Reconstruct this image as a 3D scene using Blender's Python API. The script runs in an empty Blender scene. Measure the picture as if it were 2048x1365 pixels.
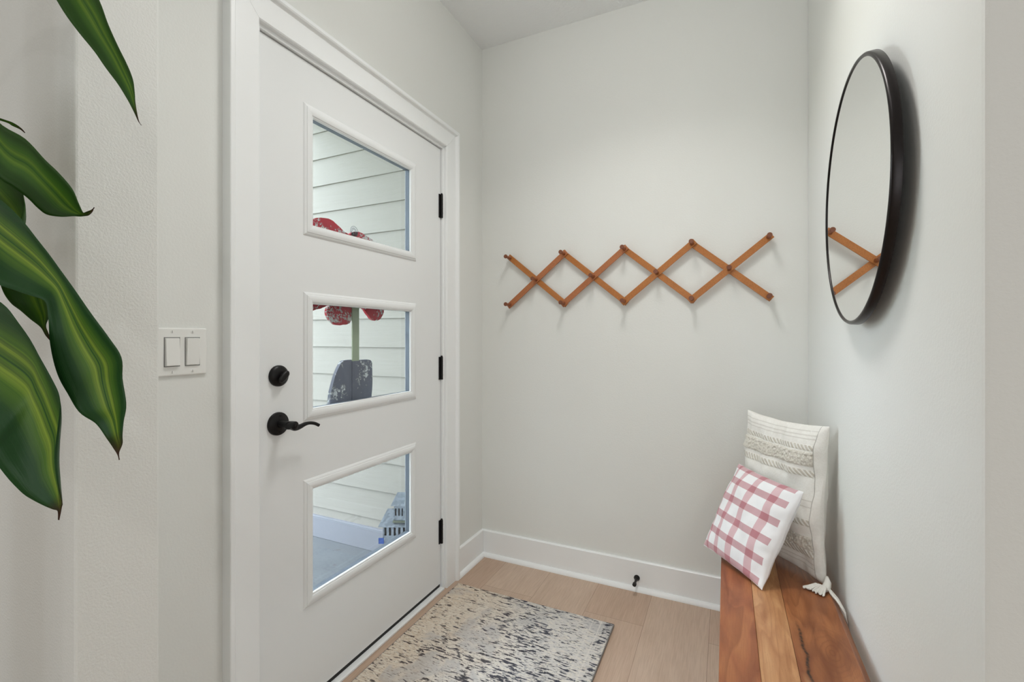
import bpy, bmesh, math, random
from mathutils import Vector, Matrix, noise
random.seed(7)
PI = math.pi
scn = bpy.context.scene
COL = scn.collection

# ------------------------------------------------------------------ camera, world, lights, exposure
cam_d = bpy.data.cameras.new('camera')
cam = bpy.data.objects.new('camera', cam_d); COL.objects.link(cam)
cam.location = (0, 0, 1.18)
cam.rotation_euler = (PI/2, 0, math.radians(25))
cam_d.sensor_width = 36; cam_d.lens = 918/2048*36
cam_d.shift_y = -9.5/2048
cam_d.clip_start = 0.02
scn.camera = cam

w = bpy.data.worlds.new('sky'); scn.world = w; w.use_nodes = True
bg = w.node_tree.nodes['Background']
bg.inputs['Color'].default_value = (0.86, 0.93, 1.0, 1)
bg.inputs['Strength'].default_value = 10.5

def area(name, loc, rot, size, sizey, power, color, shape='RECTANGLE'):
    d = bpy.data.lights.new(name, 'AREA'); d.shape = shape; d.size = size
    if shape == 'RECTANGLE': d.size_y = sizey
    d.energy = power; d.color = color
    o = bpy.data.objects.new(name, d); COL.objects.link(o)
    o.location = loc; o.rotation_euler = rot
    return o
# soft fill lights added out of view, to the right and behind the camera
area('side_fill_light', (2.90, -0.25, 1.45), (PI/2, 0, PI/2), 1.3, 1.6, 6.5, (0.90, 0.96, 1.0))
area('rear_fill_light', (-0.30, -3.72, 1.20), (PI/2, 0, 0), 2.2, 1.7, 29, (0.90, 0.955, 0.99))  # added to lift the back wall from behind the camera
# entry ceiling lamp, then added fill in the entry and living room
area('entry_lamp_light', (-0.36, 0.50, 2.68), (0, 0, 0), 0.26, 0.26, 1.5, (0.96, 0.985, 1.0), 'DISK')
area('entry_fill_light', (-0.32, 1.25, 2.69), (0, 0, 0), 0.40, 0.40, 5.2, (1.0, 0.985, 0.955), 'DISK').data.spread = math.radians(122)  # second lamp added to brighten the floor and lower walls
pd = bpy.data.lights.new('ceiling_fill_light', 'POINT'); pd.energy = 4.6; pd.shadow_soft_size = 0.12; pd.color = (1.0, 0.985, 0.955)  # bare point light added to lift ceiling and upper walls, no globe there
po_ = bpy.data.objects.new('ceiling_fill_light', pd); COL.objects.link(po_); po_.location = (-0.32, 1.15, 2.60)
area('room_fill_light', (1.0, -1.6, 2.722), (0, 0, 0), 0.14, 0.14, 8, (1.0, 0.98, 0.95), 'DISK')  # invented living room lamps, fill only
area('room_fill_light', (-1.6, -2.4, 2.722), (0, 0, 0), 0.14, 0.14, 6, (1.0, 0.98, 0.95), 'DISK')

vs = scn.view_settings
scn.display_settings.display_device = 'sRGB'
vs.view_transform = 'Standard'; vs.look = 'None'; vs.gamma = 1; vs.use_curve_mapping = False
vs.exposure = 0.14

# ------------------------------------------------------------------ helpers
def srgb(r, g, b):
    f = lambda c: (c/255/12.92) if c/255 <= 0.04045 else ((c/255+0.055)/1.055)**2.4
    return (f(r), f(g), f(b), 1)

class NT:
    def __init__(s, name, rough=0.5, color=None, metal=0.0, spec=0.5):
        s.m = bpy.data.materials.new(name); s.m.use_nodes = True
        s.t = s.m.node_tree; s.b = s.t.nodes['Principled BSDF']
        s.b.inputs['Roughness'].default_value = rough
        s.b.inputs['Metallic'].default_value = metal
        s.b.inputs['Specular IOR Level'].default_value = spec
        if color: s.b.inputs['Base Color'].default_value = color
    def n(s, typ, **kw):
        nd = s.t.nodes.new(typ)
        for k, v in kw.items(): setattr(nd, k, v)
        return nd
    def l(s, a, b): s.t.links.new(a, b)
    def put(s, sock, v):
        if isinstance(v, (int, float, tuple, list)): sock.default_value = v
        else: s.l(v, sock)
    def obj(s): return s.n('ShaderNodeNewGeometry').outputs['Position']
    def uv(s): return s.n('ShaderNodeTexCoord').outputs['UV']
    def sep(s, v):
        x = s.n('ShaderNodeSeparateXYZ'); s.l(v, x.inputs[0]); return x.outputs
    def comb(s, x, y, z=0.0):
        c = s.n('ShaderNodeCombineXYZ')
        for i, v in enumerate((x, y, z)): s.put(c.inputs[i], v)
        return c.outputs[0]
    def math(s, op, a, b=None, c=None, clamp=False):
        m = s.n('ShaderNodeMath', operation=op, use_clamp=clamp)
        s.put(m.inputs[0], a)
        if b is not None: s.put(m.inputs[1], b)
        if c is not None: s.put(m.inputs[2], c)
        return m.outputs[0]
    def map(s, v, scale=(1, 1, 1), loc=(0, 0, 0), rot=(0, 0, 0)):
        m = s.n('ShaderNodeMapping'); s.l(v, m.inputs['Vector'])
        m.inputs['Scale'].default_value = scale; m.inputs['Location'].default_value = loc
        m.inputs['Rotation'].default_value = rot
        return m.outputs[0]
    def noise(s, v, scale, detail=3, rough=0.5, dist=0.0):
        n = s.n('ShaderNodeTexNoise'); s.l(v, n.inputs['Vector'])
        n.inputs['Scale'].default_value = scale; n.inputs['Detail'].default_value = detail
        n.inputs['Roughness'].default_value = rough; n.inputs['Distortion'].default_value = dist
        return n.outputs['Fac']
    def ramp(s, f, stops, interp='LINEAR'):
        r = s.n('ShaderNodeValToRGB'); r.color_ramp.interpolation = interp
        s.put(r.inputs['Fac'], f)
        e = r.color_ramp.elements
        while len(e) < len(stops): e.new(0.5)
        for i, (p, c) in enumerate(stops):
            e[i].position = p
            e[i].color = (c, c, c, 1) if isinstance(c, (int, float)) else c
        return r.outputs['Color']
    def mix(s, f, a, b, mode='MIX'):
        m = s.n('ShaderNodeMix', data_type='RGBA', blend_type=mode)
        s.put(m.inputs[0], f); s.put(m.inputs[6], a); s.put(m.inputs[7], b)
        return m.outputs[2]
    def base(s, v): s.l(v, s.b.inputs['Base Color'])
    def bump(s, h, strength=0.2, dist=0.002):
        b = s.n('ShaderNodeBump'); b.inputs['Strength'].default_value = strength
        b.inputs['Distance'].default_value = dist
        s.l(h, b.inputs['Height']); s.l(b.outputs[0], s.b.inputs['Normal'])

# ------------------------------------------------------------------ materials
def wall_mat(name, col, bs=0.12, sc=170, rough=0.6):
    t = NT(name, rough, col, spec=0.25)
    o = t.obj(); h = t.noise(o, sc, 3, 0.55)
    t.bump(t.ramp(h, [(0.38, 0.0), (0.62, 1.0)]), bs, 0.0012)
    return t.m
M = {}
M['wall'] = wall_mat('wall_paint', srgb(235, 236, 232))
M['wall_texture'] = wall_mat('wall_paint_orange_peel', srgb(235, 236, 232), 0.30, 240)
M['ceiling'] = wall_mat('ceiling_paint', srgb(246, 248, 248), 0.5, 70, 0.8)
def plain(name, col, rough=0.4, metal=0.0, spec=0.5, nsc=None, nb=0.1, var=0.0):
    t = NT(name, rough, col, metal, spec)
    o = t.obj()
    h = t.noise(o, nsc or 60, 2)
    if var:
        c2 = tuple(c*(1-var) for c in col[:3])+(1,)
        t.base(t.mix(h, c2, col))
    t.bump(h, nb, 0.0005)
    return t.m
M['trim'] = plain('trim_paint', srgb(248, 250, 250), 0.32, spec=0.45, nsc=40, nb=0.05)
M['door'] = plain('door_paint', srgb(240, 242, 242), 0.34, spec=0.45, nsc=25, nb=0.05)
M['switch'] = plain('switch_plastic', srgb(240, 240, 236), 0.28, nb=0.0)
M['slot'] = plain('screw_slot', srgb(110, 110, 108), 0.5)
M['black'] = plain('oil_rubbed_bronze', srgb(24, 23, 24), 0.38, 0.3, 0.4, 90, 0.25, 0.3)
M['frame_black'] = plain('mirror_frame_bronze', srgb(42, 38, 38), 0.30, 0.75, 0.5, 90, 0.05, 0.15)
M['rubber'] = plain('black_rubber', srgb(26, 24, 24), 0.6)
M['spacer'] = plain('glazing_spacer', srgb(112, 122, 136), 0.4, 0.3)
M['backing'] = plain('mirror_back', srgb(60, 60, 60), 0.7)
t = NT('mirror_silver', 0.0, (0.90, 0.91, 0.90, 1), 1.0); M['mirror'] = t.m
# clear glass: mostly straight through, with a fresnel reflection
def glass(name, tint=(0.97, 0.985, 0.99, 1), rough=0.0):
    m = bpy.data.materials.new(name); m.use_nodes = True; nt = m.node_tree; nt.nodes.clear()
    o = nt.nodes.new('ShaderNodeOutputMaterial'); mx = nt.nodes.new('ShaderNodeMixShader')
    tr = nt.nodes.new('ShaderNodeBsdfTransparent'); gl = nt.nodes.new('ShaderNodeBsdfGlossy')
    fr = nt.nodes.new('ShaderNodeFresnel'); fr.inputs['IOR'].default_value = 1.35
    tr.inputs['Color'].default_value = tint; gl.inputs['Roughness'].default_value = rough
    ge = nt.nodes.new('ShaderNodeNewGeometry'); mu = nt.nodes.new('ShaderNodeMath'); mu.operation = 'MULTIPLY'
    inv = nt.nodes.new('ShaderNodeMath'); inv.operation = 'SUBTRACT'; inv.inputs[0].default_value = 1
    nt.links.new(ge.outputs['Backfacing'], inv.inputs[1]); nt.links.new(fr.outputs[0], mu.inputs[0])
    nt.links.new(inv.outputs[0], mu.inputs[1]); nt.links.new(mu.outputs[0], mx.inputs[0]); nt.links.new(tr.outputs[0], mx.inputs[1])
    nt.links.new(gl.outputs[0], mx.inputs[2]); nt.links.new(mx.outputs[0], o.inputs[0])
    return m
M['glass'] = glass('door_glass')
M['cup'] = glass('suction_cup_plastic', (0.95, 0.95, 0.97, 1), 0.08)

# oak floor: wide planks running along the door wall
t = NT('oak_floor', 0.42, spec=0.35); o = t.obj(); X, Y, Z = t.sep(o)
v = t.comb(t.math('ADD', Y, 3.08), t.math('ADD', X, 5.0-0.045))
br = t.n('ShaderNodeTexBrick'); t.l(v, br.inputs['Vector'])
br.offset = 0.37; br.offset_frequency = 2
br.inputs['Scale'].default_value = 1; br.inputs['Brick Width'].default_value = 1.9
br.inputs['Row Height'].default_value = 0.2447; br.inputs['Mortar Size'].default_value = 0.0009
br.inputs['Mortar Smooth'].default_value = 0.2; br.inputs['Bias'].default_value = 0
br.inputs['Color1'].default_value = (0, 0, 0, 1); br.inputs['Color2'].default_value = (1, 1, 1, 1)
br.inputs['Mortar'].default_value = (0.5, 0.5, 0.5, 1)
pl = br.outputs['Color']; plv = t.sep(pl)[0]
v2 = t.comb(t.math('MULTIPLY_ADD', plv, 7.3, X), t.math('MULTIPLY', Y, 0.16), plv)
g1 = t.noise(v2, 15, 4, 0.6, 1.2)
rings = t.math('FRACT', t.math('MULTIPLY', t.noise(v2, 4.0, 1.5, 0.45, 0.3), 14))
g2 = t.noise(t.comb(X, t.math('MULTIPLY', Y, 0.05)), 220, 3)
c = t.ramp(plv, [(0.0, srgb(196, 168, 147)), (0.5, srgb(205, 180, 160)), (1.0, srgb(211, 188, 168))])
c = t.mix(t.math('MULTIPLY', t.ramp(g1, [(0.3, 0.0), (0.75, 1.0)]), 0.35), c, srgb(170, 140, 116))
c = t.mix(t.math('MULTIPLY', t.ramp(rings, [(0.0, 0.0), (0.6, 0.25), (0.93, 1.0), (1.0, 0.0)]), 0.16), c, srgb(215, 190, 165))
c = t.mix(t.math('MULTIPLY', t.ramp(g2, [(0.35, 1.0), (0.6, 0.0)]), 0.18), c, srgb(140, 108, 82))
c = t.mix(t.math('MULTIPLY', br.outputs['Fac'], 0.55), c, srgb(110, 84, 62))
t.base(c); t.bump(t.math('SUBTRACT', g2, t.math('MULTIPLY', br.outputs['Fac'], 2.0)), 0.12, 0.001)
M['floor'] = t.m

# acacia planks for the bench (one material each, colour of the plank)
def acacia(name, dark, mid, light, seed, crack=False, dens=1.0):
    t = NT(name, 0.34, spec=0.5); o = t.obj(); X, Y, Z = t.sep(o)
    Zs = t.math('ADD', Z, seed)
    v = t.comb(X, t.math('MULTIPLY', Y, 0.22), Zs)
    w1 = t.noise(v, 9, 2, 0.4, 0.6)
    rings = t.math('FRACT', t.math('MULTIPLY', w1, 9*dens))
    r = t.ramp(rings, [(0.0, 0.1), (0.55, 0.35), (0.9, 1.0), (1.0, 0.1)])
    big = t.noise(v, 22, 3, 0.5, 0.8)
    fine = t.noise(t.comb(X, t.math('MULTIPLY', Y, 0.04), Zs), 420, 3)
    c = t.ramp(big, [(0.25, dark), (0.5, mid), (0.78, light)])
    c = t.mix(t.math('MULTIPLY', r, 0.5), c, dark)
    c = t.mix(t.math('MULTIPLY', t.ramp(fine, [(0.3, 1.0), (0.6, 0.0)]), 0.22), c, dark)
    pores = t.noise(t.comb(X, t.math('MULTIPLY', Y, 0.12), Zs), 900, 1)
    c = t.mix(t.math('MULTIPLY', t.ramp(pores, [(0.68, 0.0), (0.74, 1.0)]), 0.35), c, srgb(80, 45, 25))
    if crack:
        wob = t.math('MULTIPLY', t.math('SUBTRACT', t.noise(t.comb(0.0, Y), 14, 3), 0.5), 0.030)
        # knot swirl round (0.222, 1.26)
        dx = t.math('MULTIPLY', t.math('SUBTRACT', X, 0.222), 2.2); dy = t.math('SUBTRACT', Y, 1.27)
        d = t.math('SQRT', t.math('ADD', t.math('MULTIPLY', dx, dx), t.math('MULTIPLY', dy, dy)))
        kr = t.math('FRACT', t.math('ADD', t.math('MULTIPLY', d, 52), t.math('MULTIPLY', big, 3.0)))
        km = t.ramp(d, [(0.0, 0.55), (0.14, 0.0)])
        c = t.mix(t.math('MULTIPLY', t.ramp(kr, [(0.5, 0.0), (0.9, 1.0), (1.0, 0.0)]), km), c, dark)
        cx = t.math('SUBTRACT', t.math('SUBTRACT', X, t.math('MULTIPLY_ADD', Y, -0.02, 0.190)), wob)
        a = t.math('ABSOLUTE', cx)
        band = t.ramp(t.noise(t.comb(0.0, Y), 5, 1), [(0.3, 0.0), (0.42, 1.0)])
        lim = t.ramp(t.math('MULTIPLY', Y, 0.5), [(0.655, 1.0), (0.69, 0.0)])
        m1 = t.math('MULTIPLY', t.ramp(t.math('MULTIPLY', a, 100), [(0.12, 1.0), (0.45, 0.0)]), lim)
        m2 = t.math('MULTIPLY', t.ramp(t.math('MULTIPLY', a, 40), [(0.05, 0.75), (0.55, 0.0)]), lim)
        left = t.ramp(t.math('MULTIPLY_ADD', cx, 20, 0.5), [(0.15, 0.0), (0.3, 1.0), (0.49, 1.0), (0.5, 0.0)])
        lim2 = t.ramp(t.math('MULTIPLY', Y, 0.5), [(0.56, 0.8), (0.585, 0.0)])
        c = t.mix(t.math('MULTIPLY', left, lim2), c, srgb(196, 160, 118))
        c = t.mix(m2, c, srgb(120, 66, 34))
        c = t.mix(t.math('MULTIPLY', m1, t.ramp(t.noise(o, 120, 2), [(0.35, 0.35), (0.55, 1.0)])), c, srgb(44, 34, 27))
    t.base(c); t.bump(fine, 0.05, 0.0006)
    return t.m
M['plank_a'] = acacia('acacia_reddish', srgb(126, 70, 42), srgb(172, 106, 68), srgb(194, 132, 84), 0.0, dens=0.5)
M['plank_b'] = acacia('acacia_light', srgb(160, 104, 62), srgb(204, 152, 106), srgb(220, 176, 130), 3.7, dens=1.3)
M['plank_c'] = acacia('acacia_brown', srgb(120, 66, 36), srgb(168, 106, 64), srgb(190, 130, 82), 7.9, crack=True)
# coat rack: orange stained beech
def stain(name, a, b):
    t = NT(name, 0.4, spec=0.4); o = t.obj()
    g = t.noise(o, 300, 3); h = t.noise(o, 12, 2)
    c = t.mix(h, a, b); c = t.mix(t.math('MULTIPLY', t.ramp(g, [(0.4, 0.0), (0.65, 1.0)]), 0.3), c, srgb(120, 62, 28))
    t.base(c); t.bump(g, 0.05, 0.0004); return t.m
M['slat'] = stain('stained_slat', srgb(196, 128, 66), srgb(180, 112, 54))
M['slat_red'] = stain('reddish_slat', srgb(190, 122, 78), srgb(178, 110, 66))
M['peg'] = stain('stained_peg', srgb(158, 92, 55), srgb(138, 76, 42))
M['pegend'] = stain('peg_end_grain', srgb(140, 88, 62), srgb(116, 68, 46))

# rug
t = NT('rug_pile', 0.95, spec=0.05); o = t.obj(); X, Y, Z = t.sep(o)
bx = t.math('MULTIPLY_ADD', X, 1.0, 1.15)            # 0 at the door edge, .735 at the room edge
wv = t.noise(o, 9, 2)
zone = t.noise(t.map(o, (1, 1, 1), (3.1, 0.7, 0)), 4.2, 2, 0.5, 0.5)
med = t.noise(t.map(o, (1, 1, 1), (1.3, 5.2, 0)), 7.0, 2, 0.55, 0.8)
warm = t.ramp(t.math('MULTIPLY_ADD', zone, 0.5, bx), [(0.30, 1.0), (0.72, 0.0)])
c = t.mix(warm, srgb(212, 208, 203), srgb(216, 201, 182))
c = t.mix(t.math('MULTIPLY', t.ramp(med, [(0.55, 0.0), (0.62, 1.0)]), 0.55), c, srgb(176, 175, 176))
c = t.mix(t.math('MULTIPLY', t.ramp(zone, [(0.60, 0.0), (0.68, 0.8)]), 0.5), c, srgb(182, 178, 174))
sand = t.noise(t.map(o, (1, 1.6, 1), (9, 2, 0)), 15, 3)
c = t.mix(t.math('MULTIPLY', t.ramp(sand, [(0.58, 0.0), (0.68, 0.8)]), 0.3), c, srgb(186, 164, 142))
c = t.mix(t.math('MULTIPLY', t.ramp(t.noise(t.map(o, (0.4, 1.3, 1)), 110, 2), [(0.5, 0.0), (0.6, 0.7)]), t.ramp(med, [(0.50, 1.0), (0.58, 0.3)])), c, srgb(228, 221, 208))
# density of dark dashes: stronger in the middle field and along the border lines
cy = t.math('SUBTRACT', Y, 1.36); cxx = t.math('SUBTRACT', bx, 0.40)
dm = t.math('ADD', t.math('MULTIPLY', t.math('ABSOLUTE', cy), 0.62), t.math('ABSOLUTE', cxx))
field = t.ramp(t.math('MULTIPLY_ADD', wv, 0.16, dm), [(0.36, 1.0), (0.47, 0.50)])
lightpatch = t.ramp(med, [(0.54, 1.0), (0.62, 0.35)])
dens = t.math('MULTIPLY', field, lightpatch)
edge1 = t.ramp(bx, [(0.0, 1.0), (0.018, 0.0), (0.700, 0.0), (0.706, 1.0), (0.73, 1.0)])
edge2 = t.ramp(t.math('MULTIPLY_ADD', Y, 1.0, -1.0), [(0.83, 0.0), (0.845, 0.9)])
dens = t.math('MAXIMUM', dens, t.math('MULTIPLY', t.math('MAXIMUM', edge1, edge2), 0.95))
dash = t.noise(t.map(o, (0.33, 1.35, 1)), 82, 3, 0.6, 0.4)
thr = t.math('MULTIPLY_ADD', dens, -0.145, 0.665)
dk = t.math('MULTIPLY', t.math('SUBTRACT', dash, thr), 26, clamp=True)
tint = t.mix(t.noise(o, 10, 1), srgb(40, 40, 44), srgb(58, 64, 84))
tint = t.mix(t.math('MULTIPLY', warm, 0.45), tint, srgb(92, 74, 60))
dash2 = t.noise(t.map(o, (0.38, 1.25, 1), (2, 5, 0)), 150, 2, 0.6, 0.5)
dk2 = t.math('MULTIPLY', t.math('SUBTRACT', dash2, t.math('MULTIPLY_ADD', dens, -0.05, 0.60)), 16, clamp=True)
c = t.mix(t.math('MULTIPLY', dk2, 0.62), c, t.mix(warm, srgb(108, 110, 120), srgb(142, 118, 98)))
c = t.mix(t.math('MULTIPLY', dk, 0.92), c, tint)
ln = t.math('MULTIPLY', t.ramp(t.math('ABSOLUTE', t.math('SUBTRACT', bx, 0.688)), [(0.0, 1.0), (0.004, 0.0)]), 0.7)
c = t.mix(ln, c, srgb(228, 222, 214))
ln2 = t.math('MULTIPLY', t.ramp(t.math('ABSOLUTE', t.math('SUBTRACT', bx, 0.655)), [(0.0, 1.0), (0.003, 0.0)]), 0.5)
c = t.mix(ln2, c, srgb(228, 222, 214))
t.base(c); t.bump(t.noise(t.map(o, (0.6, 1.4, 1)), 320, 2), 0.3, 0.0015)
M['rug'] = t.m
M['binding'] = plain('rug_binding', srgb(150, 146, 142), 0.9, spec=0.1, nsc=300, nb=0.6, var=0.3)

# cushions (UV: u across, v up)
def weave(t, scale=520, st=0.25):
    o = t.obj(); return t.noise(o, scale, 2)
def stripes(t, x, centres, amp=1.0):
    tot = None
    for cc, hw in centres:
        a = t.math('ABSOLUTE', t.math('SUBTRACT', x, cc))
        m = t.math('LESS_THAN', a, hw)
        tot = m if tot is None else t.math('MAXIMUM', tot, m)
    return tot
t = NT('plaid_cotton', 0.85, spec=0.1); uv = t.uv(); U, V, _ = t.sep(uv)
side = t.math('LESS_THAN', U, 0.948)
sv = stripes(t, U, [(0.095, 0.022), (0.265, 0.032), (0.50, 0.042), (0.785, 0.048)])
sh = t.math('MULTIPLY', stripes(t, V, [(0.045, 0.034), (0.235, 0.036), (0.43, 0.036), (0.625, 0.036), (0.82, 0.036), (0.975, 0.022)]), side)
c = t.mix(t.math('MULTIPLY', sv, 0.66), srgb(240, 240, 241), srgb(208, 150, 158))
c = t.mix(t.math('MULTIPLY', sh, 0.75), c, srgb(206, 144, 152), 'MULTIPLY')
t.b.inputs['Sheen Weight'].default_value = 0.2
t.base(c); t.bump(weave(t), 0.3, 0.0006); M['plaid'] = t.m
t = NT('white_cotton_back', 0.85, srgb(238, 238, 238), spec=0.1); t.bump(weave(t), 0.25, 0.0006); M['cotton'] = t.m
t = NT('cream_woven', 0.9, spec=0.08); uv = t.uv(); U, V, _ = t.sep(uv)
o = t.obj()
c0 = t.mix(t.noise(o, 160, 3), srgb(226, 223, 215), srgb(240, 238, 233))
braid = stripes(t, V, [(0.155, 0.022), (0.36, 0.020), (0.675, 0.022), (0.845, 0.018)])
diag = t.math('FRACT', t.math('ADD', t.math('MULTIPLY', U, 26), t.math('MULTIPLY', V, 30)))
dl = t.math('MULTIPLY', t.ramp(diag, [(0.0, 0.0), (0.25, 1.0), (0.55, 1.0), (0.8, 0.0)]), braid)
panel = t.math('LESS_THAN', U, 0.935)
dl = t.math('MULTIPLY', dl, panel)
c = t.mix(t.math('MULTIPLY', dl, 0.75), c0, srgb(188, 180, 164))
tuft = t.math('MULTIPLY', stripes(t, V, [(0.225, 0.045), (0.77, 0.048)]), panel)
tn = t.noise(t.map(uv, (1.0, 1.3, 1)), 70, 3, 0.7)
c = t.mix(t.math('MULTIPLY', t.math('MULTIPLY', tuft, t.ramp(tn, [(0.4, 1.0), (0.6, 0.0)])), 0.75), c, srgb(190, 184, 170))
pin = stripes(t, V, [(0.905, 0.004), (0.93, 0.005), (0.96, 0.004), (0.46, 0.004), (0.50, 0.004), (0.07, 0.004), (0.10, 0.004)])
c = t.mix(t.math('MULTIPLY', tuft, 0.35), c, srgb(216, 209, 194))
c = t.mix(t.math('MULTIPLY', t.math('MULTIPLY', pin, panel), 0.5), c, srgb(196, 191, 182))
seam = t.math('LESS_THAN', t.math('ABSOLUTE', t.math('SUBTRACT', U, 0.937)), 0.003)
c = t.mix(t.math('MULTIPLY', seam, 0.6), c, srgb(150, 146, 136))
t.base(c)
hh = t.math('ADD', t.math('MULTIPLY', dl, 1.0), t.math('MULTIPLY', t.math('MULTIPLY', tuft, tn), 2.5))
t.bump(t.math('ADD', hh, t.math('MULTIPLY', t.noise(o, 400, 2), 0.5)), 0.6, 0.002); M['cream'] = t.m
t = NT('cream_linen', 0.9, srgb(236, 234, 227), spec=0.08); t.bump(weave(t, 300), 0.4, 0.001); M['linen'] = t.m

# plant
def leafmat(name, edge, mid, light, k):
    t = NT(name, 0.42, spec=0.3); uv = t.uv(); U, V, _ = t.sep(uv)
    wob = t.math('MULTIPLY_ADD', t.math('SUBTRACT', t.noise(t.comb(t.math('MULTIPLY', U, 0.3), V), 3, 2), 0.5), 0.10, U)
    c = t.ramp(wob, [(0.0, edge), (0.18, edge), (0.34, mid), (0.42, light), (0.49, mid), (0.5, edge), (0.52, mid), (0.60, light), (0.66, mid), (0.84, edge), (1.0, edge)])
    fine = t.noise(t.comb(t.math('MULTIPLY', U, 1.0), t.math('MULTIPLY', V, 0.06)), 34, 3)
    c = t.mix(t.math('MULTIPLY', t.ramp(fine, [(0.35, 1.0), (0.6, 0.0)]), k), c, edge)
    tip = t.ramp(V, [(0.955, 0.0), (0.99, 1.0)])
    c = t.mix(tip, c, srgb(74, 48, 34))
    t.base(c)
    t.b.inputs['Subsurface Weight'].default_value = 0.0
    t.bump(t.noise(t.comb(U, t.math('MULTIPLY', V, 0.03)), 60, 2), 0.25, 0.001)
    # thin leaf: let some light through
    nt = t.t; outn = [n for n in nt.nodes if n.type == 'OUTPUT_MATERIAL'][0]
    tr = t.n('ShaderNodeBsdfTranslucent'); t.l(c, tr.inputs['Color'])
    ms = t.n('ShaderNodeMixShader'); ms.inputs[0].default_value = 0.30
    t.l(t.b.outputs[0], ms.inputs[1]); t.l(tr.outputs[0], ms.inputs[2]); t.l(ms.outputs[0], outn.inputs[0])
    return t.m
M['leaf_dark'] = leafmat('leaf_dark_green', srgb(52, 92, 30), srgb(76, 122, 34), srgb(116, 154, 44), 0.35)
M['leaf_stripe'] = leafmat('leaf_striped_green', srgb(42, 86, 42), srgb(96, 138, 46), srgb(158, 186, 68), 0.6)
M['cane'] = plain('cane_bark', srgb(120, 98, 72), 0.8, nsc=40, nb=0.8, var=0.4)
M['pot'] = plain('plant_pot_glaze', srgb(205, 203, 198), 0.4, var=0.1)
M['soil'] = plain('potting_soil', srgb(52, 40, 32), 0.95, nsc=120, nb=1.0, var=0.5)

# outdoors
t = NT('lap_siding', 0.6, spec=0.25); o = t.obj(); X, Y, Z = t.sep(o)
row = t.math('FLOOR', t.math('DIVIDE', t.math('SUBTRACT', Z, 0.038), 0.179))
v = t.comb(t.math('MULTIPLY', X, 0.05), t.math('MULTIPLY', row, 3.3), Z)
g = t.noise(v, 60, 4, 0.6, 1.5)
rg = t.math('FRACT', t.math('MULTIPLY', t.noise(v, 14, 2, 0.5, 0.8), 9))
h = t.math('ADD', g, t.ramp(rg, [(0.0, 0.0), (0.8, 0.6), (0.95, 1.0), (1.0, 0.0)]))
t.base(t.mix(t.math('MULTIPLY', h, 0.09), srgb(147, 143, 136), srgb(96, 92, 82)))
t.bump(h, 0.18, 0.0015); M['siding'] = t.m
M['skirt'] = plain('skirt_board_paint', srgb(124, 126, 134), 0.6, nsc=25, nb=0.6, var=0.08)
t = NT('porch_concrete', 0.8, spec=0.2); o = t.obj()
c = t.mix(t.noise(o, 6, 4, 0.6), srgb(94, 98, 102), srgb(112, 115, 119))
c = t.mix(t.math('MULTIPLY', t.ramp(t.noise(o, 22, 3), [(0.68, 0.0), (0.74, 1.0)]), 0.5), c, srgb(86, 80, 74))
t.base(c); t.bump(t.noise(o, 120, 3), 0.3, 0.001); M['concrete'] = t.m
M['soffit'] = plain('porch_ceiling_paint', srgb(190, 186, 172), 0.6)
t = NT('galvanized_steel', 0.45, metal=0.35, spec=0.5); o = t.obj()
vo = t.n('ShaderNodeTexVoronoi'); t.l(o, vo.inputs['Vector']); vo.inputs['Scale'].default_value = 70
c = t.mix(t.sep(vo.outputs['Color'])[0], srgb(92, 99, 108), srgb(122, 129, 137))
t.base(c); M['galv'] = t.m
M['moss'] = plain('weathered_ledge', srgb(90, 95, 80), 0.8, var=0.2)
M['blue'] = plain('blue_tag_card', srgb(22, 58, 122), 0.5)
M['white_card'] = plain('white_card', srgb(236, 238, 240), 0.5)
def chipped(name, col, col2, under, thr, sc=70):
    t = NT(name, 0.6, spec=0.3); o = t.obj()
    c = t.mix(t.noise(t.map(o, (1, 1, 0.4)), 30, 3), col, col2)
    n1 = t.noise(o, sc, 5, 0.75, 0.6); n2 = t.noise(t.map(o, (1, 1, 1), (4, 2, 7)), 11, 2)
    m = t.math('MULTIPLY', t.math('SUBTRACT', t.math('MULTIPLY_ADD', n2, 0.55, n1), thr), 26, clamp=True)
    c = t.mix(m, c, under)
    ed = t.math('MULTIPLY', t.math('SUBTRACT', 1.0, t.math('ABSOLUTE', t.math('MULTIPLY_ADD', m, 2.0, -1.0))), 0.8)
    c = t.mix(ed, c, srgb(50, 38, 44))
    t.base(c); t.bump(n1, 0.3, 0.001); return t.m
M['petal'] = chipped('chipped_red_paint', srgb(222, 58, 74), srgb(196, 38, 56), srgb(236, 232, 228), 0.81)
M['potpaint'] = chipped('chipped_grey_paint', srgb(104, 106, 120), srgb(136, 138, 154), srgb(228, 230, 232), 0.86, 60)
M['stempaint'] = plain('green_painted_wood', srgb(186, 196, 166), 0.6, nsc=30, nb=0.3, var=0.2)
M['grass'] = plain('lawn', srgb(120, 132, 88), 0.9, nsc=3, nb=0.3, var=0.3)
M['lamp'] = plain('lamp_trim', srgb(240, 240, 238), 0.4)

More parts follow.
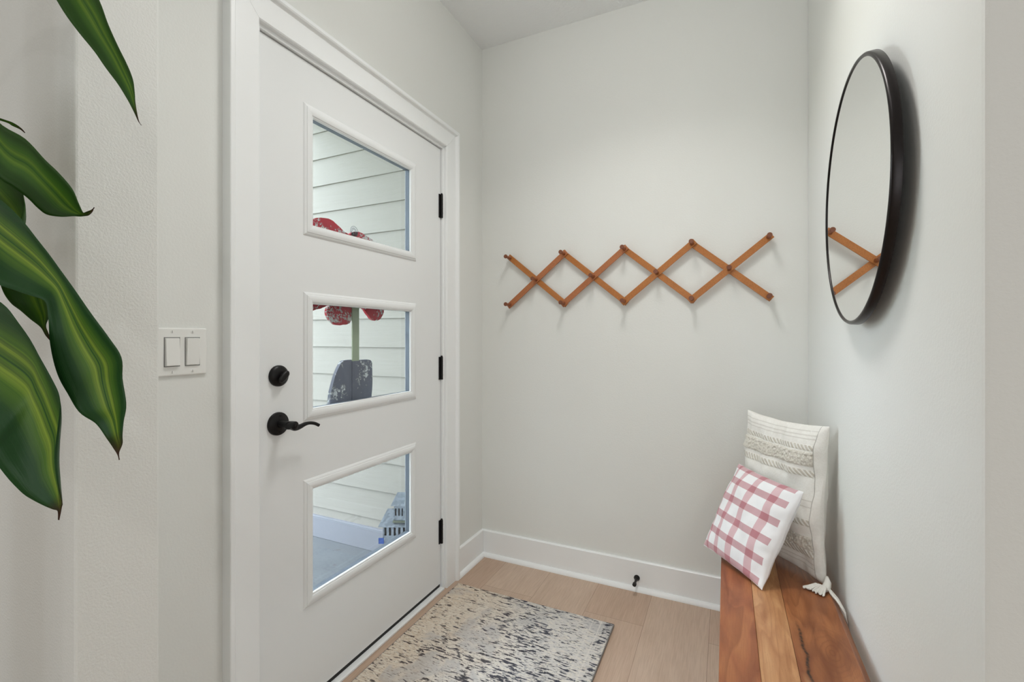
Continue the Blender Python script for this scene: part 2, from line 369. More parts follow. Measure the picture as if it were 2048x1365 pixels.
# ------------------------------------------------------------------ object helpers
def wloc(o):
    v = Vector((0, 0, 0))
    while o: v += o.location; o = o.parent
    return v
def link(name, bm, mat, parent=None, smooth=False, bevel=None, label=None):
    me = bpy.data.meshes.new(name)
    bmesh.ops.recalc_face_normals(bm, faces=bm.faces[:])
    off = wloc(parent) if parent else Vector((0, 0, 0))
    if not parent:      # origin at the base of the thing
        pts = [v.co for v in bm.verts]
        off = Vector((sum(p.x for p in pts)/len(pts), sum(p.y for p in pts)/len(pts), min(p.z for p in pts)))
    bm.to_mesh(me); bm.free()
    mats = mat if isinstance(mat, (list, tuple)) else [mat]
    for m in mats: me.materials.append(M[m])
    o = bpy.data.objects.new(name, me); COL.objects.link(o)
    if parent: o.parent = parent        # part: vertices stay in the world frame of the whole
    if parent:
        me.transform(Matrix.Translation(-off)); 
    else:
        me.transform(Matrix.Translation(-off)); o.location = off
    if smooth:
        for p in me.polygons: p.use_smooth = True
        md = None
    if bevel:
        b = o.modifiers.new('bevel', 'BEVEL'); b.width = bevel; b.segments = 2; b.limit_method = 'ANGLE'
        b.angle_limit = math.radians(40)
    if label: o['label'] = label
    return o
def struct(o): o['kind'] = 'structure'; return o
def tag(o, label, cat, group=None):
    o['label'] = label; o['category'] = cat
    if group: o['group'] = group
    return o
def empty(name, loc):
    e = bpy.data.objects.new(name, None); COL.objects.link(e); e.location = loc; e.empty_display_size = 0.05
    return e
def box(bm, x0, x1, y0, y1, z0, z1):
    vs_ = [bm.verts.new((x, y, z)) for x in (x0, x1) for y in (y0, y1) for z in (z0, z1)]
    for f in ((0,1,3,2),(4,6,7,5),(0,4,5,1),(2,3,7,6),(0,2,6,4),(1,5,7,3)):
        bm.faces.new([vs_[i] for i in f])
    return bm
def B(*a): return box(bmesh.new(), *a)
def tube(bm, pts, radii, seg=12, flat=1.0, up=None, cap=True):
    """round (or flattened) tube through pts"""
    pts = [Vector(p) for p in pts]; rings = []
    for i, p in enumerate(pts):
        d = (pts[min(i+1, len(pts)-1)] - pts[max(i-1, 0)]).normalized()
        ref = Vector(up) if up else (Vector((0, 0, 1)) if abs(d.z) < 0.9 else Vector((1, 0, 0)))
        a = d.cross(ref).normalized(); b = a.cross(d).normalized()
        r = radii[i] if isinstance(radii, (list, tuple)) else radii
        rings.append([bm.verts.new(p + a*r*math.cos(2*PI*k/seg) + b*r*flat*math.sin(2*PI*k/seg)) for k in range(seg)])
    for i in range(len(rings)-1):
        for k in range(seg):
            bm.faces.new((rings[i][k], rings[i][(k+1) % seg], rings[i+1][(k+1) % seg], rings[i+1][k]))
    if cap:
        bm.faces.new(rings[0][::-1]); bm.faces.new(rings[-1])
    return bm
def lathe(bm, c, axis, prof, seg=32, close=True):
    """profile [(distance along axis, radius)]"""
    c = Vector(c); ax = Vector(axis).normalized()
    ref = Vector((0, 0, 1)) if abs(ax.z) < 0.9 else Vector((1, 0, 0))
    a = ax.cross(ref).normalized(); b = ax.cross(a).normalized(); rings = []
    for h, r in prof:
        rings.append([bm.verts.new(c + ax*h + a*r*math.cos(2*PI*k/seg) + b*r*math.sin(2*PI*k/seg)) for k in range(seg)])
    for i in range(len(rings)-1):
        for k in range(seg):
            bm.faces.new((rings[i][k], rings[i][(k+1) % seg], rings[i+1][(k+1) % seg], rings[i+1][k]))
    if close: bm.faces.new(rings[0][::-1]); bm.faces.new(rings[-1])
    return bm
def smooth_by_angle(o, ang=35):
    me = o.data
    for p in me.polygons: p.use_smooth = True
    bm = bmesh.new(); bm.from_mesh(me)
    for e in bm.edges:
        if len(e.link_faces) == 2 and e.calc_face_angle(0) > math.radians(ang): e.smooth = False
    bm.to_mesh(me); bm.free()
    return o

# ------------------------------------------------------------------ the room
WX, WY, RX, CH = -1.20, 2.19, 0.30, 2.735          # door wall, back wall, right wall, ceiling
SY0, SY1, SX = 0.392, 0.520, -1.0                    # end of the partition on the left
RY = 0.79                                            # end of the right wall
LX, BY, FX = -3.2, -3.8, 3.0                         # living room behind the camera

for nm, z0, z1, mt in (('floor', -0.05, 0.0, 'floor'), ('ceiling', CH, CH+0.1, 'ceiling')):
    bm = bmesh.new()
    P_ = [(LX-.12, BY-.12), (FX+.12, BY-.12), (FX+.12, WY+.1), (WX-.155, WY+.1), (WX-.155, SY1-.01), (LX-.12, SY1-.01)]
    a = [bm.verts.new((x, y, z0)) for x, y in P_]; b = [bm.verts.new((x, y, z1)) for x, y in P_]
    bm.faces.new(a[::-1]); bm.faces.new(b)
    for k in range(6): bm.faces.new((a[k], a[(k+1) % 6], b[(k+1) % 6], b[k]))
    struct(link(nm, bm, mt))
# door wall with the door opening
DY0, DY1, DZ = 0.878, 1.806, 2.058
bm = bmesh.new()
box(bm, WX-0.16, WX, SY1, DY0-0.02, 0, CH)
box(bm, WX-0.16, WX, DY1+0.02, WY, 0, CH)
box(bm, WX-0.16, WX, DY0-0.02, DY1+0.02, DZ+0.02, CH)
struct(link('wall_left', bm, 'wall'))
struct(link('wall_back', B(WX-0.16, RX+0.12, WY, WY+0.12, 0, CH), 'wall'))
struct(link('wall_right', B(RX, RX+0.12, RY, WY, 0, CH), 'wall', bevel=0.006))
struct(link('wall_right_return', B(RX+0.12, FX, RY, RY+0.12, 0, CH), 'wall_texture'))
struct(link('wall_left_partition', B(LX, SX, SY0, SY1, 0, CH), 'wall_texture', bevel=0.004))

struct(link('wall_living_left', B(LX-0.12, LX, BY, SY0, 0, CH), 'wall'))
struct(link('wall_rear', B(LX-0.12, FX+0.12, BY-0.12, BY, 0, CH), 'wall'))
struct(link('wall_living_right', B(FX, FX+0.12, BY, RY+0.12, 0, CH), 'wall'))
# unseen windows with white blinds, added behind the fill lights
win = empty('added_window_1', (FX, -0.25, 0.55)); struct(win)
bm = bmesh.new()
for a in ((-1.0, -0.93, 0.55, 2.35), (0.43, 0.5, 0.55, 2.35), (-0.93, 0.43, 0.55, 0.62), (-0.93, 0.43, 2.28, 2.35)): box(bm, FX-0.02, FX, *a)
link('added_window_frame', bm, 'trim', win)
link('added_blind', B(FX-0.012, FX-0.004, -0.93, 0.43, 0.62, 2.28), 'trim', win)
win = empty('added_window_2', (-0.30, BY, 0.55)); struct(win)  # rear one, likewise added to go with its fill light
bm = bmesh.new()
for a in ((-1.5, -1.43, 0.53, 2.37), (0.83, 0.9, 0.53, 2.37), (-1.43, 0.83, 0.53, 0.6), (-1.43, 0.83, 2.30, 2.37)): box(bm, a[0], a[1], BY, BY+0.02, a[2], a[3])
link('added_window_frame', bm, 'trim', win)
link('added_blind', B(-1.43, 0.83, BY+0.004, BY+0.012, 0.6, 2.30), 'trim', win)

def sweep_seg(bm, pts, profile, i):
    """piece i of a mitred frame in the plane x=const; profile [(outward, x)]"""
    n = len(pts)
    P = [Vector((0, *p)) for p in pts]
    def dirn(k): return (P[(k+1) % n]-P[k % n]).normalized()
    def off(k, closed):
        # outward normal (away from opening) at node k, mitre scaled
        dprev = dirn((k-1) % n) if (closed or k > 0) else dirn(k)
        dnext = dirn(k) if (closed or k < n-1) else dirn(k-1)
        n1 = Vector((0, -dprev.z, dprev.y)); n2 = Vector((0, -dnext.z, dnext.y))
        m = (n1+n2).normalized(); return m/ max(0.2, m.dot(n1))
    return P, off
def frame_piece(bm, pts, profile, i, closed):
    P, off = sweep_seg(bm, pts, profile, i); n = len(pts)
    a, b = P[i], P[(i+1) % n]; oa, ob = off(i, closed), off((i+1) % n, closed)
    ra = [bm.verts.new((x, (a+oa*w).y, (a+oa*w).z)) for w, x in profile]
    rb = [bm.verts.new((x, (b+ob*w).y, (b+ob*w).z)) for w, x in profile]
    m = len(profile)
    for k in range(m):
        bm.faces.new((ra[k], ra[(k+1) % m], rb[(k+1) % m], rb[k]))
    bm.faces.new(ra[::-1]); bm.faces.new(rb)

# door casing (flat stock with a raised back band), three mitred pieces
trim = empty('trim_1', (WX, (DY0+DY1)/2, 0)); struct(trim)
ci = 0.011
path = [(DY0-ci, 0.0), (DY0-ci, DZ+ci), (DY1+ci, DZ+ci), (DY1+ci, 0.0)]
prof = [(0, WX), (0, -1.186), (0.003, -1.183), (0.072, -1.182), (0.074, -1.180), (0.078, -1.172), (0.082, -1.169), (0.092, -1.169), (0.094, -1.171), (0.095, WX)]
for i, nm in ((0, 'side_casing'), (1, 'head_casing'), (2, 'side_casing')):
    bm = bmesh.new(); frame_piece(bm, path, prof, i, False)
    for v in bm.verts:      # hairline open mitres
        if i == 1: v.co.z += 0.0009
    link(nm, bm, 'trim', trim)
# jamb with stop
jamb = empty('trim_2', (WX-0.08, (DY0+DY1)/2, 0)); struct(jamb)
for nm, a in (('side_jamb', (WX-0.16, WX+0.0005, DY0-0.0195, DY0, 0, DZ)), ('side_jamb', (WX-0.16, WX+0.0005, DY1, DY1+0.0195, 0, DZ)),
              ('head_jamb', (WX-0.16, WX+0.0005, DY0-0.0195, DY1+0.0195, DZ, DZ+0.0195))):
    link(nm, B(*a), 'trim', jamb)
bm = bmesh.new()
box(bm, -1.285, -1.256, DY0, DY0+0.012, 0.02, DZ); box(bm, -1.285, -1.256, DY1-0.012, DY1, 0.02, DZ)
box(bm, -1.285, -1.256, DY0+.012, DY1-.012, DZ-0.012, DZ)
link('weather_stop', bm, 'rubber', jamb)
struct(link('trim_3', B(-1.36, -1.187, DY0+.001, DY1-.001, 0.0, 0.009), 'trim', bevel=0.002))
bpy.data.objects['trim_3'].name = 'trim_3'

# baseboards with shoe moulding
def shoe_bm(kind):
    bm = bmesh.new(); r = 0.017
    arc = [(0, 0)] + [(r*math.sin(a), r*math.cos(a)) for a in [PI/2*k/5 for k in range(6)]]
    return arc
def baseboard(name, axis, pos, sgn, a0, a1):
    """face at pos, sticking out by sgn; runs a0..a1"""
    e = empty(name, (pos, (a0+a1)/2, 0) if axis == 'x' else ((a0+a1)/2, pos, 0)); struct(e)
    t0, h = 0.014, 0.136
    prof = [(0, 0), (t0, 0), (t0, h-0.004), (t0-0.004, h), (0, h)]
    arc = [(t0, 0)] + [(t0+0.017*math.sin(a), 0.019*math.cos(a)) for a in [PI/2*(5-k)/5 for k in range(6)]]
    for nm, pf in (('board', prof), ('shoe_moulding', arc)):
        bm = bmesh.new(); R = []
        for q in (a0, a1):
            R.append([bm.verts.new((pos+sgn*d, q, z) if axis == 'x' else (q, pos+sgn*d, z)) for d, z in pf])
        m = len(pf)
        for k in range(m): bm.faces.new((R[0][k], R[0][(k+1) % m], R[1][(k+1) % m], R[1][k]))
        bm.faces.new(R[0][::-1]); bm.faces.new(R[1])
        link(nm, bm, 'trim', e)
baseboard('baseboard_left', 'x', WX, 1, DY1+0.107, WY-0.015)
baseboard('baseboard_left_near', 'x', WX, 1, SY1, DY0-0.107)
baseboard('baseboard_back', 'y', WY, -1, WX+0.0005, RX-0.0005)
baseboard('baseboard_right', 'x', RX, -1, RY+0.005, WY-0.032)
baseboard('baseboard_right_return', 'y', RY, -1, RX+0.1, FX)
baseboard('baseboard_partition', 'y', SY0, -1, LX, SX-0.01)

# ------------------------------------------------------------------ the front door
D0, D1, DZ0, DZ1 = DY0+0.004, DY1-0.004, 0.024, DZ-0.004
XF, XB = -1.210, -1.254
door = empty('door_1', (XF, (D0+D1)/2, DZ0)); struct(door)
LITES = [(1.501, 1.921), (0.911, 1.321), (0.315, 0.724)]
LY0, LY1 = 1.034, 1.615
fw = 0.037                                    # width of the moulding round each pane
bm = bmesh.new()
oy0, oy1 = LY0+0.005, LY1-0.005
box(bm, XB, XF, D0, oy0, DZ0, DZ1); box(bm, XB, XF, oy1, D1, DZ0, DZ1)
zs = [DZ0] + [q for a, b in reversed(LITES) for q in (a+0.005, b-0.005)] + [DZ1]
for k in range(0, len(zs), 2): box(bm, XB, XF, oy0, oy1, zs[k], zs[k+1])
bmesh.ops.remove_doubles(bm, verts=bm.verts[:], dist=1e-5)
bmesh.ops.delete(bm, geom=[f for f in bm.faces if all(abs(v.co.y-oy0) < 1e-5 for v in f.verts) and False], context='FACES')
link('door_slab', bm, 'door', door)
for z0, z1 in LITES:
    pth = [(LY0+fw, z0+fw), (LY0+fw, z1-fw), (LY1-fw, z1-fw), (LY1-fw, z0+fw)]
    for side, pf in ((0, [(0, -1.216), (0, -1.2085), (0.002, -1.2065), (0.0045, -1.2065), (0.006, -1.2035), (0.011, -1.2015), (0.020, -1.2005), (0.026, -1.2022), (0.0275, -1.2045), (0.0315, -1.2050), (0.034, -1.2065), (0.037, -1.2098), (0.037, -1.216)]),
                     (1, [(0.031, -1.243), (0.031, -1.262), (0.037, -1.262), (0.037, -1.243)])):
        bm = bmesh.new()
        for i in range(4): frame_piece(bm, pth, pf, i, True)
        fr = link('lite_frame', bm, 'door', door)
        if side == 0: smooth_by_angle(fr, 28)
    pth2 = [(LY0+fw-0.001, z0+fw-0.001), (LY0+fw-0.001, z1-fw+0.001), (LY1-fw+0.001, z1-fw+0.001), (LY1-fw+0.001, z0+fw-0.001)]
    bm = bmesh.new()
    for i in range(4): frame_piece(bm, pth2, [(0, -1.2375), (0, -1.2185), (0.032, -1.2185), (0.032, -1.2375)], i, True)
    link('glazing_spacer', bm, 'spacer', door)
    for xx in (-1.2165, -1.2405):
        link('glass_pane', B(xx-0.0015, xx+0.0015, LY0+fw-0.0315, LY1-fw+0.0315, z0+fw-0.0315, z1-fw+0.0315), 'glass', door)
link('door_sweep', B(XB+0.002, XF-0.002, D0+.002, D1-.002, 0.0095, DZ0), 'rubber', door)
for z0, z1 in ((1.733, 1.842), (0.978, 1.084), (0.213, 0.322)):
    hg = link('hinge', tube(bmesh.new(), [(-1.2035, DY1-0.002, z0), (-1.2035, DY1-0.002, z1)], 0.0062, 14), 'black', door)
    smooth_by_angle(hg)
    bm = bmesh.new()
    for k in range(4):
        zc = z0+(z1-z0)*(k+1)/5
        tube(bm, [(-1.2035, DY1-0.002, zc-0.0012), (-1.2035, DY1-0.002, zc+0.0012)], 0.0066, 14)
    lathe(bm, (-1.2035, DY1-0.002, z1), (0, 0, 1), [(0, 0.0045), (0.003, 0.005), (0.006, 0.003)], 12)
    link('knuckle', bm, 'black', hg)
    link('hinge_leaf', B(-1.2095, -1.2065, DY1-0.018, DY1-0.002, z0, z1), 'black', hg)
# deadbolt
db = link('deadbolt', lathe(bmesh.new(), (XF, 0.9447, 1.062), (1, 0, 0), [(0, 0.0315), (0.006, 0.0315), (0.009, 0.030), (0.0125, 0.022), (0.014, 0.012), (0.0145, 0.002)], 40), 'black', door)
smooth_by_angle(db, 40)
bm = bmesh.new()
d = Vector((0, 0.72, 0.69))
c0 = Vector((XF, 0.947, 1.060))
lathe(bm, c0+Vector((0.012, 0, 0)), (1, 0, 0), [(0, 0.009), (0.010, 0.008)], 20)
pts = []; rr = []
for k in range(13):
    s = -1+2*k/12
    pts.append(c0+Vector((0.024, 0, 0))+d*0.021*s); rr.append(0.0035+0.0075*math.sqrt(max(0, 1-s*s)))
tube(bm, pts, rr, 14, 0.55, up=(1, 0, 0))
smooth_by_angle(link('thumb_turn', bm, 'black', db), 50)
# lever handle
zc, yc = 0.9196, 0.9432
dh = link('door_handle', lathe(bmesh.new(), (XF, yc, zc), (1, 0, 0), [(0, 0.0345), (0.005, 0.0345), (0.008, 0.033), (0.0125, 0.020), (0.014, 0.0135), (0.014, 0.002)], 40), 'black', door)
smooth_by_angle(dh, 40)
bm = bmesh.new()
lathe(bm, (XF+0.012, yc, zc), (1, 0, 0), [(0, 0.0125), (0.018, 0.0105), (0.034, 0.0110), (0.050, 0.0125), (0.062, 0.0125), (0.064, 0.010)], 26)
ctrl = [(0.9330, 0.9205), (0.9443, 0.9160), (0.9598, 0.9085), (0.9775, 0.9095), (0.9955, 0.9138), (1.0121, 0.9143), (1.0291, 0.9100), (1.0425, 0.9022)]
def catmull(P, n=6):
    out = []
    for i in range(len(P)-1):
        p0, p1, p2, p3 = P[max(i-1, 0)], P[i], P[i+1], P[min(i+2, len(P)-1)]
        for k in range(n):
            t_ = k/n
            out.append(tuple(0.5*((2*b)+(-a+c)*t_+(2*a-5*b+4*c-d_)*t_*t_+(-a+3*b-3*c+d_)*t_**3) for a, b, c, d_ in zip(p0, p1, p2, p3)))
    out.append(P[-1]); return out
pp = catmull(ctrl, 5); n = len(pp)
tube(bm, [(-1.150-0.006*math.sin(PI*i/(n-1)), y, z) for i, (y, z) in enumerate(pp)],
     [0.0115-0.0065*min(1, i/(n-1)*1.5) for i in range(n)], 16, 1.0)
smooth_by_angle(link('lever', bm, 'black', dh), 45)
link('lock_button', lathe(bmesh.new(), (XF+0.076, yc, zc), (1, 0, 0), [(0, 0.006), (0.003, 0.006), (0.004, 0.004)], 18), 'frame_black', dh)
bm = bmesh.new(); lathe(bm, (XF+0.010, yc+0.002, zc+0.024), (1, 0, 0), [(0, 0.003), (0.003, 0.003)], 12); lathe(bm, (XF+0.010, yc+0.0, zc-0.024), (1, 0, 0), [(0, 0.003), (0.003, 0.003)], 12)
link('rose_screw', bm, 'black', dh)

# ------------------------------------------------------------------ light switch
sw = empty('light_switch', (WX, 0.6705, 1.085))
tag(sw, 'white double rocker light switch plate on the wall left of the front door', 'light switch')
cz = 1.1425
bm = B(WX, WX+0.006, 0.612, 0.729, 1.085, 1.200)
for y in (0.647, 0.693): pass
link('cover_plate', bm, 'switch', sw, bevel=0.003)
for y, tilt in ((0.6475, 1), (0.6935, -1)):
    bm = bmesh.new()
    for a in ((y-0.0175, y-0.0160, cz-0.035, cz+0.035), (y+0.016, y+0.0175, cz-0.035, cz+0.035), (y-0.0175, y+0.0175, cz-0.035, cz-0.0335), (y-0.0175, y+0.0175, cz+0.0335, cz+0.035)):
        box(bm, WX+0.0055, WX+0.0064, *a)
    bz = link('rocker_gap', bm, 'slot', sw)
    bm = bmesh.new(); x0 = WX+0.004
    hs = 0.0032
    top, bot = (hs+0.0030, hs+0.0062) if tilt > 0 else (hs+0.0062, hs+0.0030)
    V_ = [bm.verts.new(c_) for c_ in ((x0, y-.0150, cz-.0325), (x0, y+.0150, cz-.0325), (x0, y+.0150, cz+.0325), (x0, y-.0150, cz+.0325),
         (x0+bot, y-.0150, cz-.0325), (x0+bot, y+.0150, cz-.0325), (x0+top, y+.0150, cz+.0325), (x0+top, y-.0150, cz+.0325))]
    for f in ((0,3,2,1), (4,5,6,7), (0,1,5,4), (1,2,6,5), (2,3,7,6), (3,0,4,7)): bm.faces.new([V_[i] for i in f])
    link('rocker', bm, 'switch', sw, bevel=0.0008)
    for z in (cz+0.048, cz-0.048):
        s_ = link('screw', lathe(bmesh.new(), (WX+0.0055, y, z), (1, 0, 0), [(0, 0.0034), (0.001, 0.0034), (0.0016, 0.002)], 16), 'switch', sw)
        link('slot', B(WX+0.0066, WX+0.0074, y-0.0004, y+0.0004, z-0.003, z+0.003), 'slot', s_)

# ------------------------------------------------------------------ wall mirror
mc = (0, 1.302, 1.504)
mir = empty('wall_mirror', (RX, mc[1], mc[2]-0.3))
tag(mir, 'large round mirror with dark bronze metal frame on the right wall above the bench', 'mirror')
bm = bmesh.new(); lathe(bm, (0.2675, mc[1], mc[2]), (-1, 0, 0), [(0, 0.2885), (0.003, 0.2885)], 128)
gm = link('mirror_glass', bm, 'mirror', mir)
bm = bmesh.new(); seg = 128
fp = [(0.2878, 0.270), (0.2878, 0.2635), (0.2888, 0.2622), (0.2910, 0.2615), (0.2940, 0.2622), (0.2965, 0.2655), (0.2972, 0.2780), (0.2878, 0.2780)]
R = []
for k in range(seg):
    a = 2*PI*k/seg
    R.append([bm.verts.new((x, mc[1]+r*math.cos(a), mc[2]+r*math.sin(a))) for r, x in fp])
for k in range(seg):
    for j in range(len(fp)):
        bm.faces.new((R[k][j], R[k][(j+1) % len(fp)], R[(k+1) % seg][(j+1) % len(fp)], R[(k+1) % seg][j]))
smooth_by_angle(link('frame', bm, 'frame_black', mir), 60)
bm = bmesh.new(); lathe(bm, (0.277, mc[1], mc[2]), (-1, 0, 0), [(0, 0.286), (0.004, 0.286)], 96)
box(bm, 0.277, 0.2995, mc[1]-0.05, mc[1]+0.05, mc[2]+0.14, mc[2]+0.17)
link('backing_board', bm, 'backing', mir)

# ------------------------------------------------------------------ accordion coat rack
P0, PITCH = -1.020, 0.2948
ZT, ZM, ZB = 1.588, 1.4675, 1.344
YW = WY
rack = empty('coat_rack', (P0+2*PITCH, YW, 1.33))
tag(rack, 'orange-brown wooden accordion coat rack with pegs spread across the back wall', 'coat rack')
yb0, yb1 = YW-0.022, YW-0.0155        # back layer slats
yf0, yf1 = YW-0.029, YW-0.0225        # front layer
def slat(xa, za, xb, zb, y0, y1, mat):
    d = Vector((xb-xa, 0, zb-za)); L_ = d.length; d.normalize(); n_ = Vector((-d.z, 0, d.x)); w_ = 0.0135; ext = 0.016
    a = Vector((xa, 0, za))-d*ext; b = Vector((xb, 0, zb))+d*ext; bm = bmesh.new()
    vs_ = []
    for y in (y0, y1):
        for p in (a-n_*w_, b-n_*w_, b+n_*w_, a+n_*w_): vs_.append(bm.verts.new((p.x, y, p.z)))
    for f in ((0,1,2,3), (7,6,5,4), (0,4,5,1), (1,5,6,2), (2,6,7,3), (3,7,4,0)): bm.faces.new([vs_[i] for i in f])
    link('slat', bm, mat, rack, bevel=0.001)
for k in range(4):
    xa, xb = P0+k*PITCH, P0+(k+1)*PITCH
    slat(xa, ZT, xb, ZB, yb0, yb1, 'slat')
    slat(xa, ZB, xb, ZT, yf0, yf1, 'slat_red' if k < 2 else 'slat')
pegs = [(P0+k*PITCH, z) for k in range(5) for z in (ZT, ZB)] + [(P0+(k+.5)*PITCH, ZM) for k in range(4)]
proto = None
for (x, z) in pegs:
    if proto is None:
        ys = YW-0.0005
        bm = lathe(bmesh.new(), (x, ys, z), (0, -1, 0), [(0, 0.0062), (0.030, 0.0062), (0.0301, 0.0088), (0.036, 0.0088), (0.044, 0.0066), (0.062, 0.0060), (0.072, 0.0078), (0.077, 0.0100), (0.081, 0.0102)], 20)
        proto = link('peg', bm, 'peg', rack); smooth_by_angle(proto, 40)
        pend = link('peg_end', lathe(bmesh.new(), (x, ys-0.081, z), (0, -1, 0), [(0, 0.0098), (0.0020, 0.0088)], 20), 'pegend', proto, label='darker round end of the peg')
        px, pz = x, z
    else:
        c_ = proto.copy(); COL.objects.link(c_); c_.parent = rack; c_.location = proto.location+Vector((x-px, 0, z-pz))
        e_ = pend.copy(); COL.objects.link(e_); e_.parent = c_; e_.location = pend.location

# ------------------------------------------------------------------ bench
ZT_ = 0.45; BX0, BX1, BY0, BY1 = -0.0145, 0.267, 0.72, 2.13
bench = empty('bench', ((BX0+BX1)/2, (BY0+BY1)/2, 0))
tag(bench, 'long acacia wood bench of three planks along the right wall', 'bench')
for (x0, x1, mt) in ((BX0, 0.0676, 'plank_a'), (0.0679, 0.1438, 'plank_b'), (0.1441, BX1, 'plank_c')):
    if mt == 'plank_c':      # the wall side plank has a sloping natural edge
        bm = bmesh.new(); pf = [(x0, ZT_-0.032), (0.287, ZT_-0.032), (0.286, ZT_-0.024), (x1+0.002, ZT_-0.002), (x1-0.001, ZT_), (x0, ZT_)]
        nY = 60; R = []
        for k in range(nY+1):
            y = BY0+(BY1-BY0)*k/nY; wb = 0.003*noise.noise(Vector((y*6, 0, 3)))
            R.append([bm.verts.new((x+(wb if 0.28 < x else 0), y, z)) for x, z in pf])
        for k in range(nY):
            for j in range(6): bm.faces.new((R[k][j], R[k][(j+1) % 6], R[k+1][(j+1) % 6], R[k+1][j]))
        bm.faces.new(R[0][::-1]); bm.faces.new(R[-1])
        link('seat_plank', bm, mt, bench)
        continue
    link('seat_plank', B(x0, x1, BY0, BY1, ZT_-0.032, ZT_), mt, bench, bevel=0.0015)
for x in (BX0+0.02, BX1-0.06):
    for y in (BY0+0.08, BY1-0.12):
        link('leg', B(x, x+0.04, y, y+0.04, 0, ZT_-0.032), 'plank_c', bench, bevel=0.002)
for y in (BY0+0.085, BY1-0.115):
    link('stretcher', B(BX0+0.06, BX1-0.06, y, y+0.03, ZT_-0.09, ZT_-0.032), 'plank_c', bench)
link('apron', B(BX0+0.028, BX0+0.05, BY0+0.12, BY1-0.12, ZT_-0.085, ZT_-0.032), 'plank_a', bench)
link('apron', B(BX1-0.05, BX1-0.028, BY0+0.12, BY1-0.12, ZT_-0.085, ZT_-0.032), 'plank_c', bench)

# ------------------------------------------------------------------ cushions
def cushion_half(corners, nrm, thick, sgn, N=72, pinch=0.035, wr=0.004, seed=0, power=0.5, bands=None):
    """corners TL TR BR BL of the seam rectangle; half bulging along sgn*nrm"""
    TL, TR, BR, BL = [Vector(c_) for c_ in corners]; nrm = Vector(nrm).normalized()
    bm = bmesh.new(); uvl = bm.loops.layers.uv.new('uv'); G = []
    for j in range(N+1):
        row = []
        for i in range(N+1):
            u, v = i/N, j/N          # v up
            a, b = 2*u-1, 2*v-1
            uu = 0.5+(a*(1-pinch*(1-b*b)*abs(a)))*0.5
            vv = 0.5+(b*(1-pinch*(1-a*a)*abs(b)))*0.5
            p = (BL*(1-uu)+BR*uu)*(1-vv)+(TL*(1-uu)+TR*uu)*vv
            h = ((1-abs(a)**2.6)*(1-abs(b)**2.6))**power
            nz = noise.noise(Vector((u*4.2+seed, v*4.2, seed*1.7)))*wr*2.2+noise.noise(Vector((u*11+seed, v*9, 3+seed)))*wr*0.9
            edge = min(1, (1-max(abs(a), abs(b)))*8)
            # gathers that run inward from the seam
            gat = math.sin((a if abs(b) > abs(a) else b)*26+seed)*wr*0.45*math.exp(-(1-max(abs(a), abs(b)))*9)*edge
            hh = thick*h+nz*min(1, h*2)+gat
            if bands:
                for c_, w_, amp, rough in bands:
                    if abs(v-c_) < w_ and 0.03 < u < 0.93:
                        q = 1-((v-c_)/w_)**2
                        hh += amp*min(1, q*2.5)+rough*(noise.noise(Vector((u*70, v*60, 5)))) * min(1, q*3)
            wob = noise.noise(Vector((u*6+pinch*300, v*6, 9)))*0.007*(1-edge)
            row.append(bm.verts.new(p+nrm*sgn*max(0.0, hh)+nrm*wob))
        G.append(row)
    for j in range(N):
        for i in range(N):
            q = [(j, i), (j, i+1), (j+1, i+1), (j+1, i)]
            if sgn < 0: q = q[::-1]
            f = bm.faces.new([G[a][b] for a, b in q])
            for lp, (a, b) in zip(f.loops, q): lp[uvl].uv = (b/N, a/N)
    return bm
def link_uv(name, bm, mat, parent, label=None):
    me = bpy.data.meshes.new(name); off = wloc(parent); bm.to_mesh(me); bm.free()
    me.materials.append(M[mat]); me.transform(Matrix.Translation(-off))
    o = bpy.data.objects.new(name, me); COL.objects.link(o); o.parent = parent
    for p in me.polygons: p.use_smooth = True
    if label: o['label'] = label
    return o
# tall cream cushion
wv_ = Vector((-0.63, 0.777, 0)).normalized()
BRc = Vector((0.2615, 1.588, 0.456)); TRc = Vector((0.277, 1.632, 0.912))
TLc = TRc+wv_*0.325; BLc = BRc+wv_*0.325
nC = (TRc-BRc).cross(wv_).normalized()
if nC.y > 0: nC = -nC
crm = empty('tall_cushion', ((BRc+BLc)/2)[:])
tag(crm, 'tall cream woven cushion with tassels leaning behind the plaid one', 'cushion')
bands = [(0.155, 0.022, 0.002, 0.001), (0.36, 0.02, 0.002, 0.0008), (0.675, 0.022, 0.002, 0.001), (0.845, 0.018, 0.002, 0.0008),
         (0.225, 0.045, 0.0045, 0.006), (0.77, 0.048, 0.0045, 0.006)]
link_uv('front_panel', cushion_half((TLc, TRc, BRc, BLc), nC, 0.050, 1, N=170, pinch=0.055, wr=0.0075, seed=2.3, bands=bands), 'cream', crm, 'cream cotton front woven with braided and tufted bands')
link_uv('back_panel', cushion_half((TLc, TRc, BRc, BLc), nC, 0.045, -1, N=85, pinch=0.055, wr=0.006, seed=5.1), 'linen', crm, 'plain linen back')
bm = bmesh.new()
sp = []
for k in range(40):
    v = 0.06+0.88*k/39
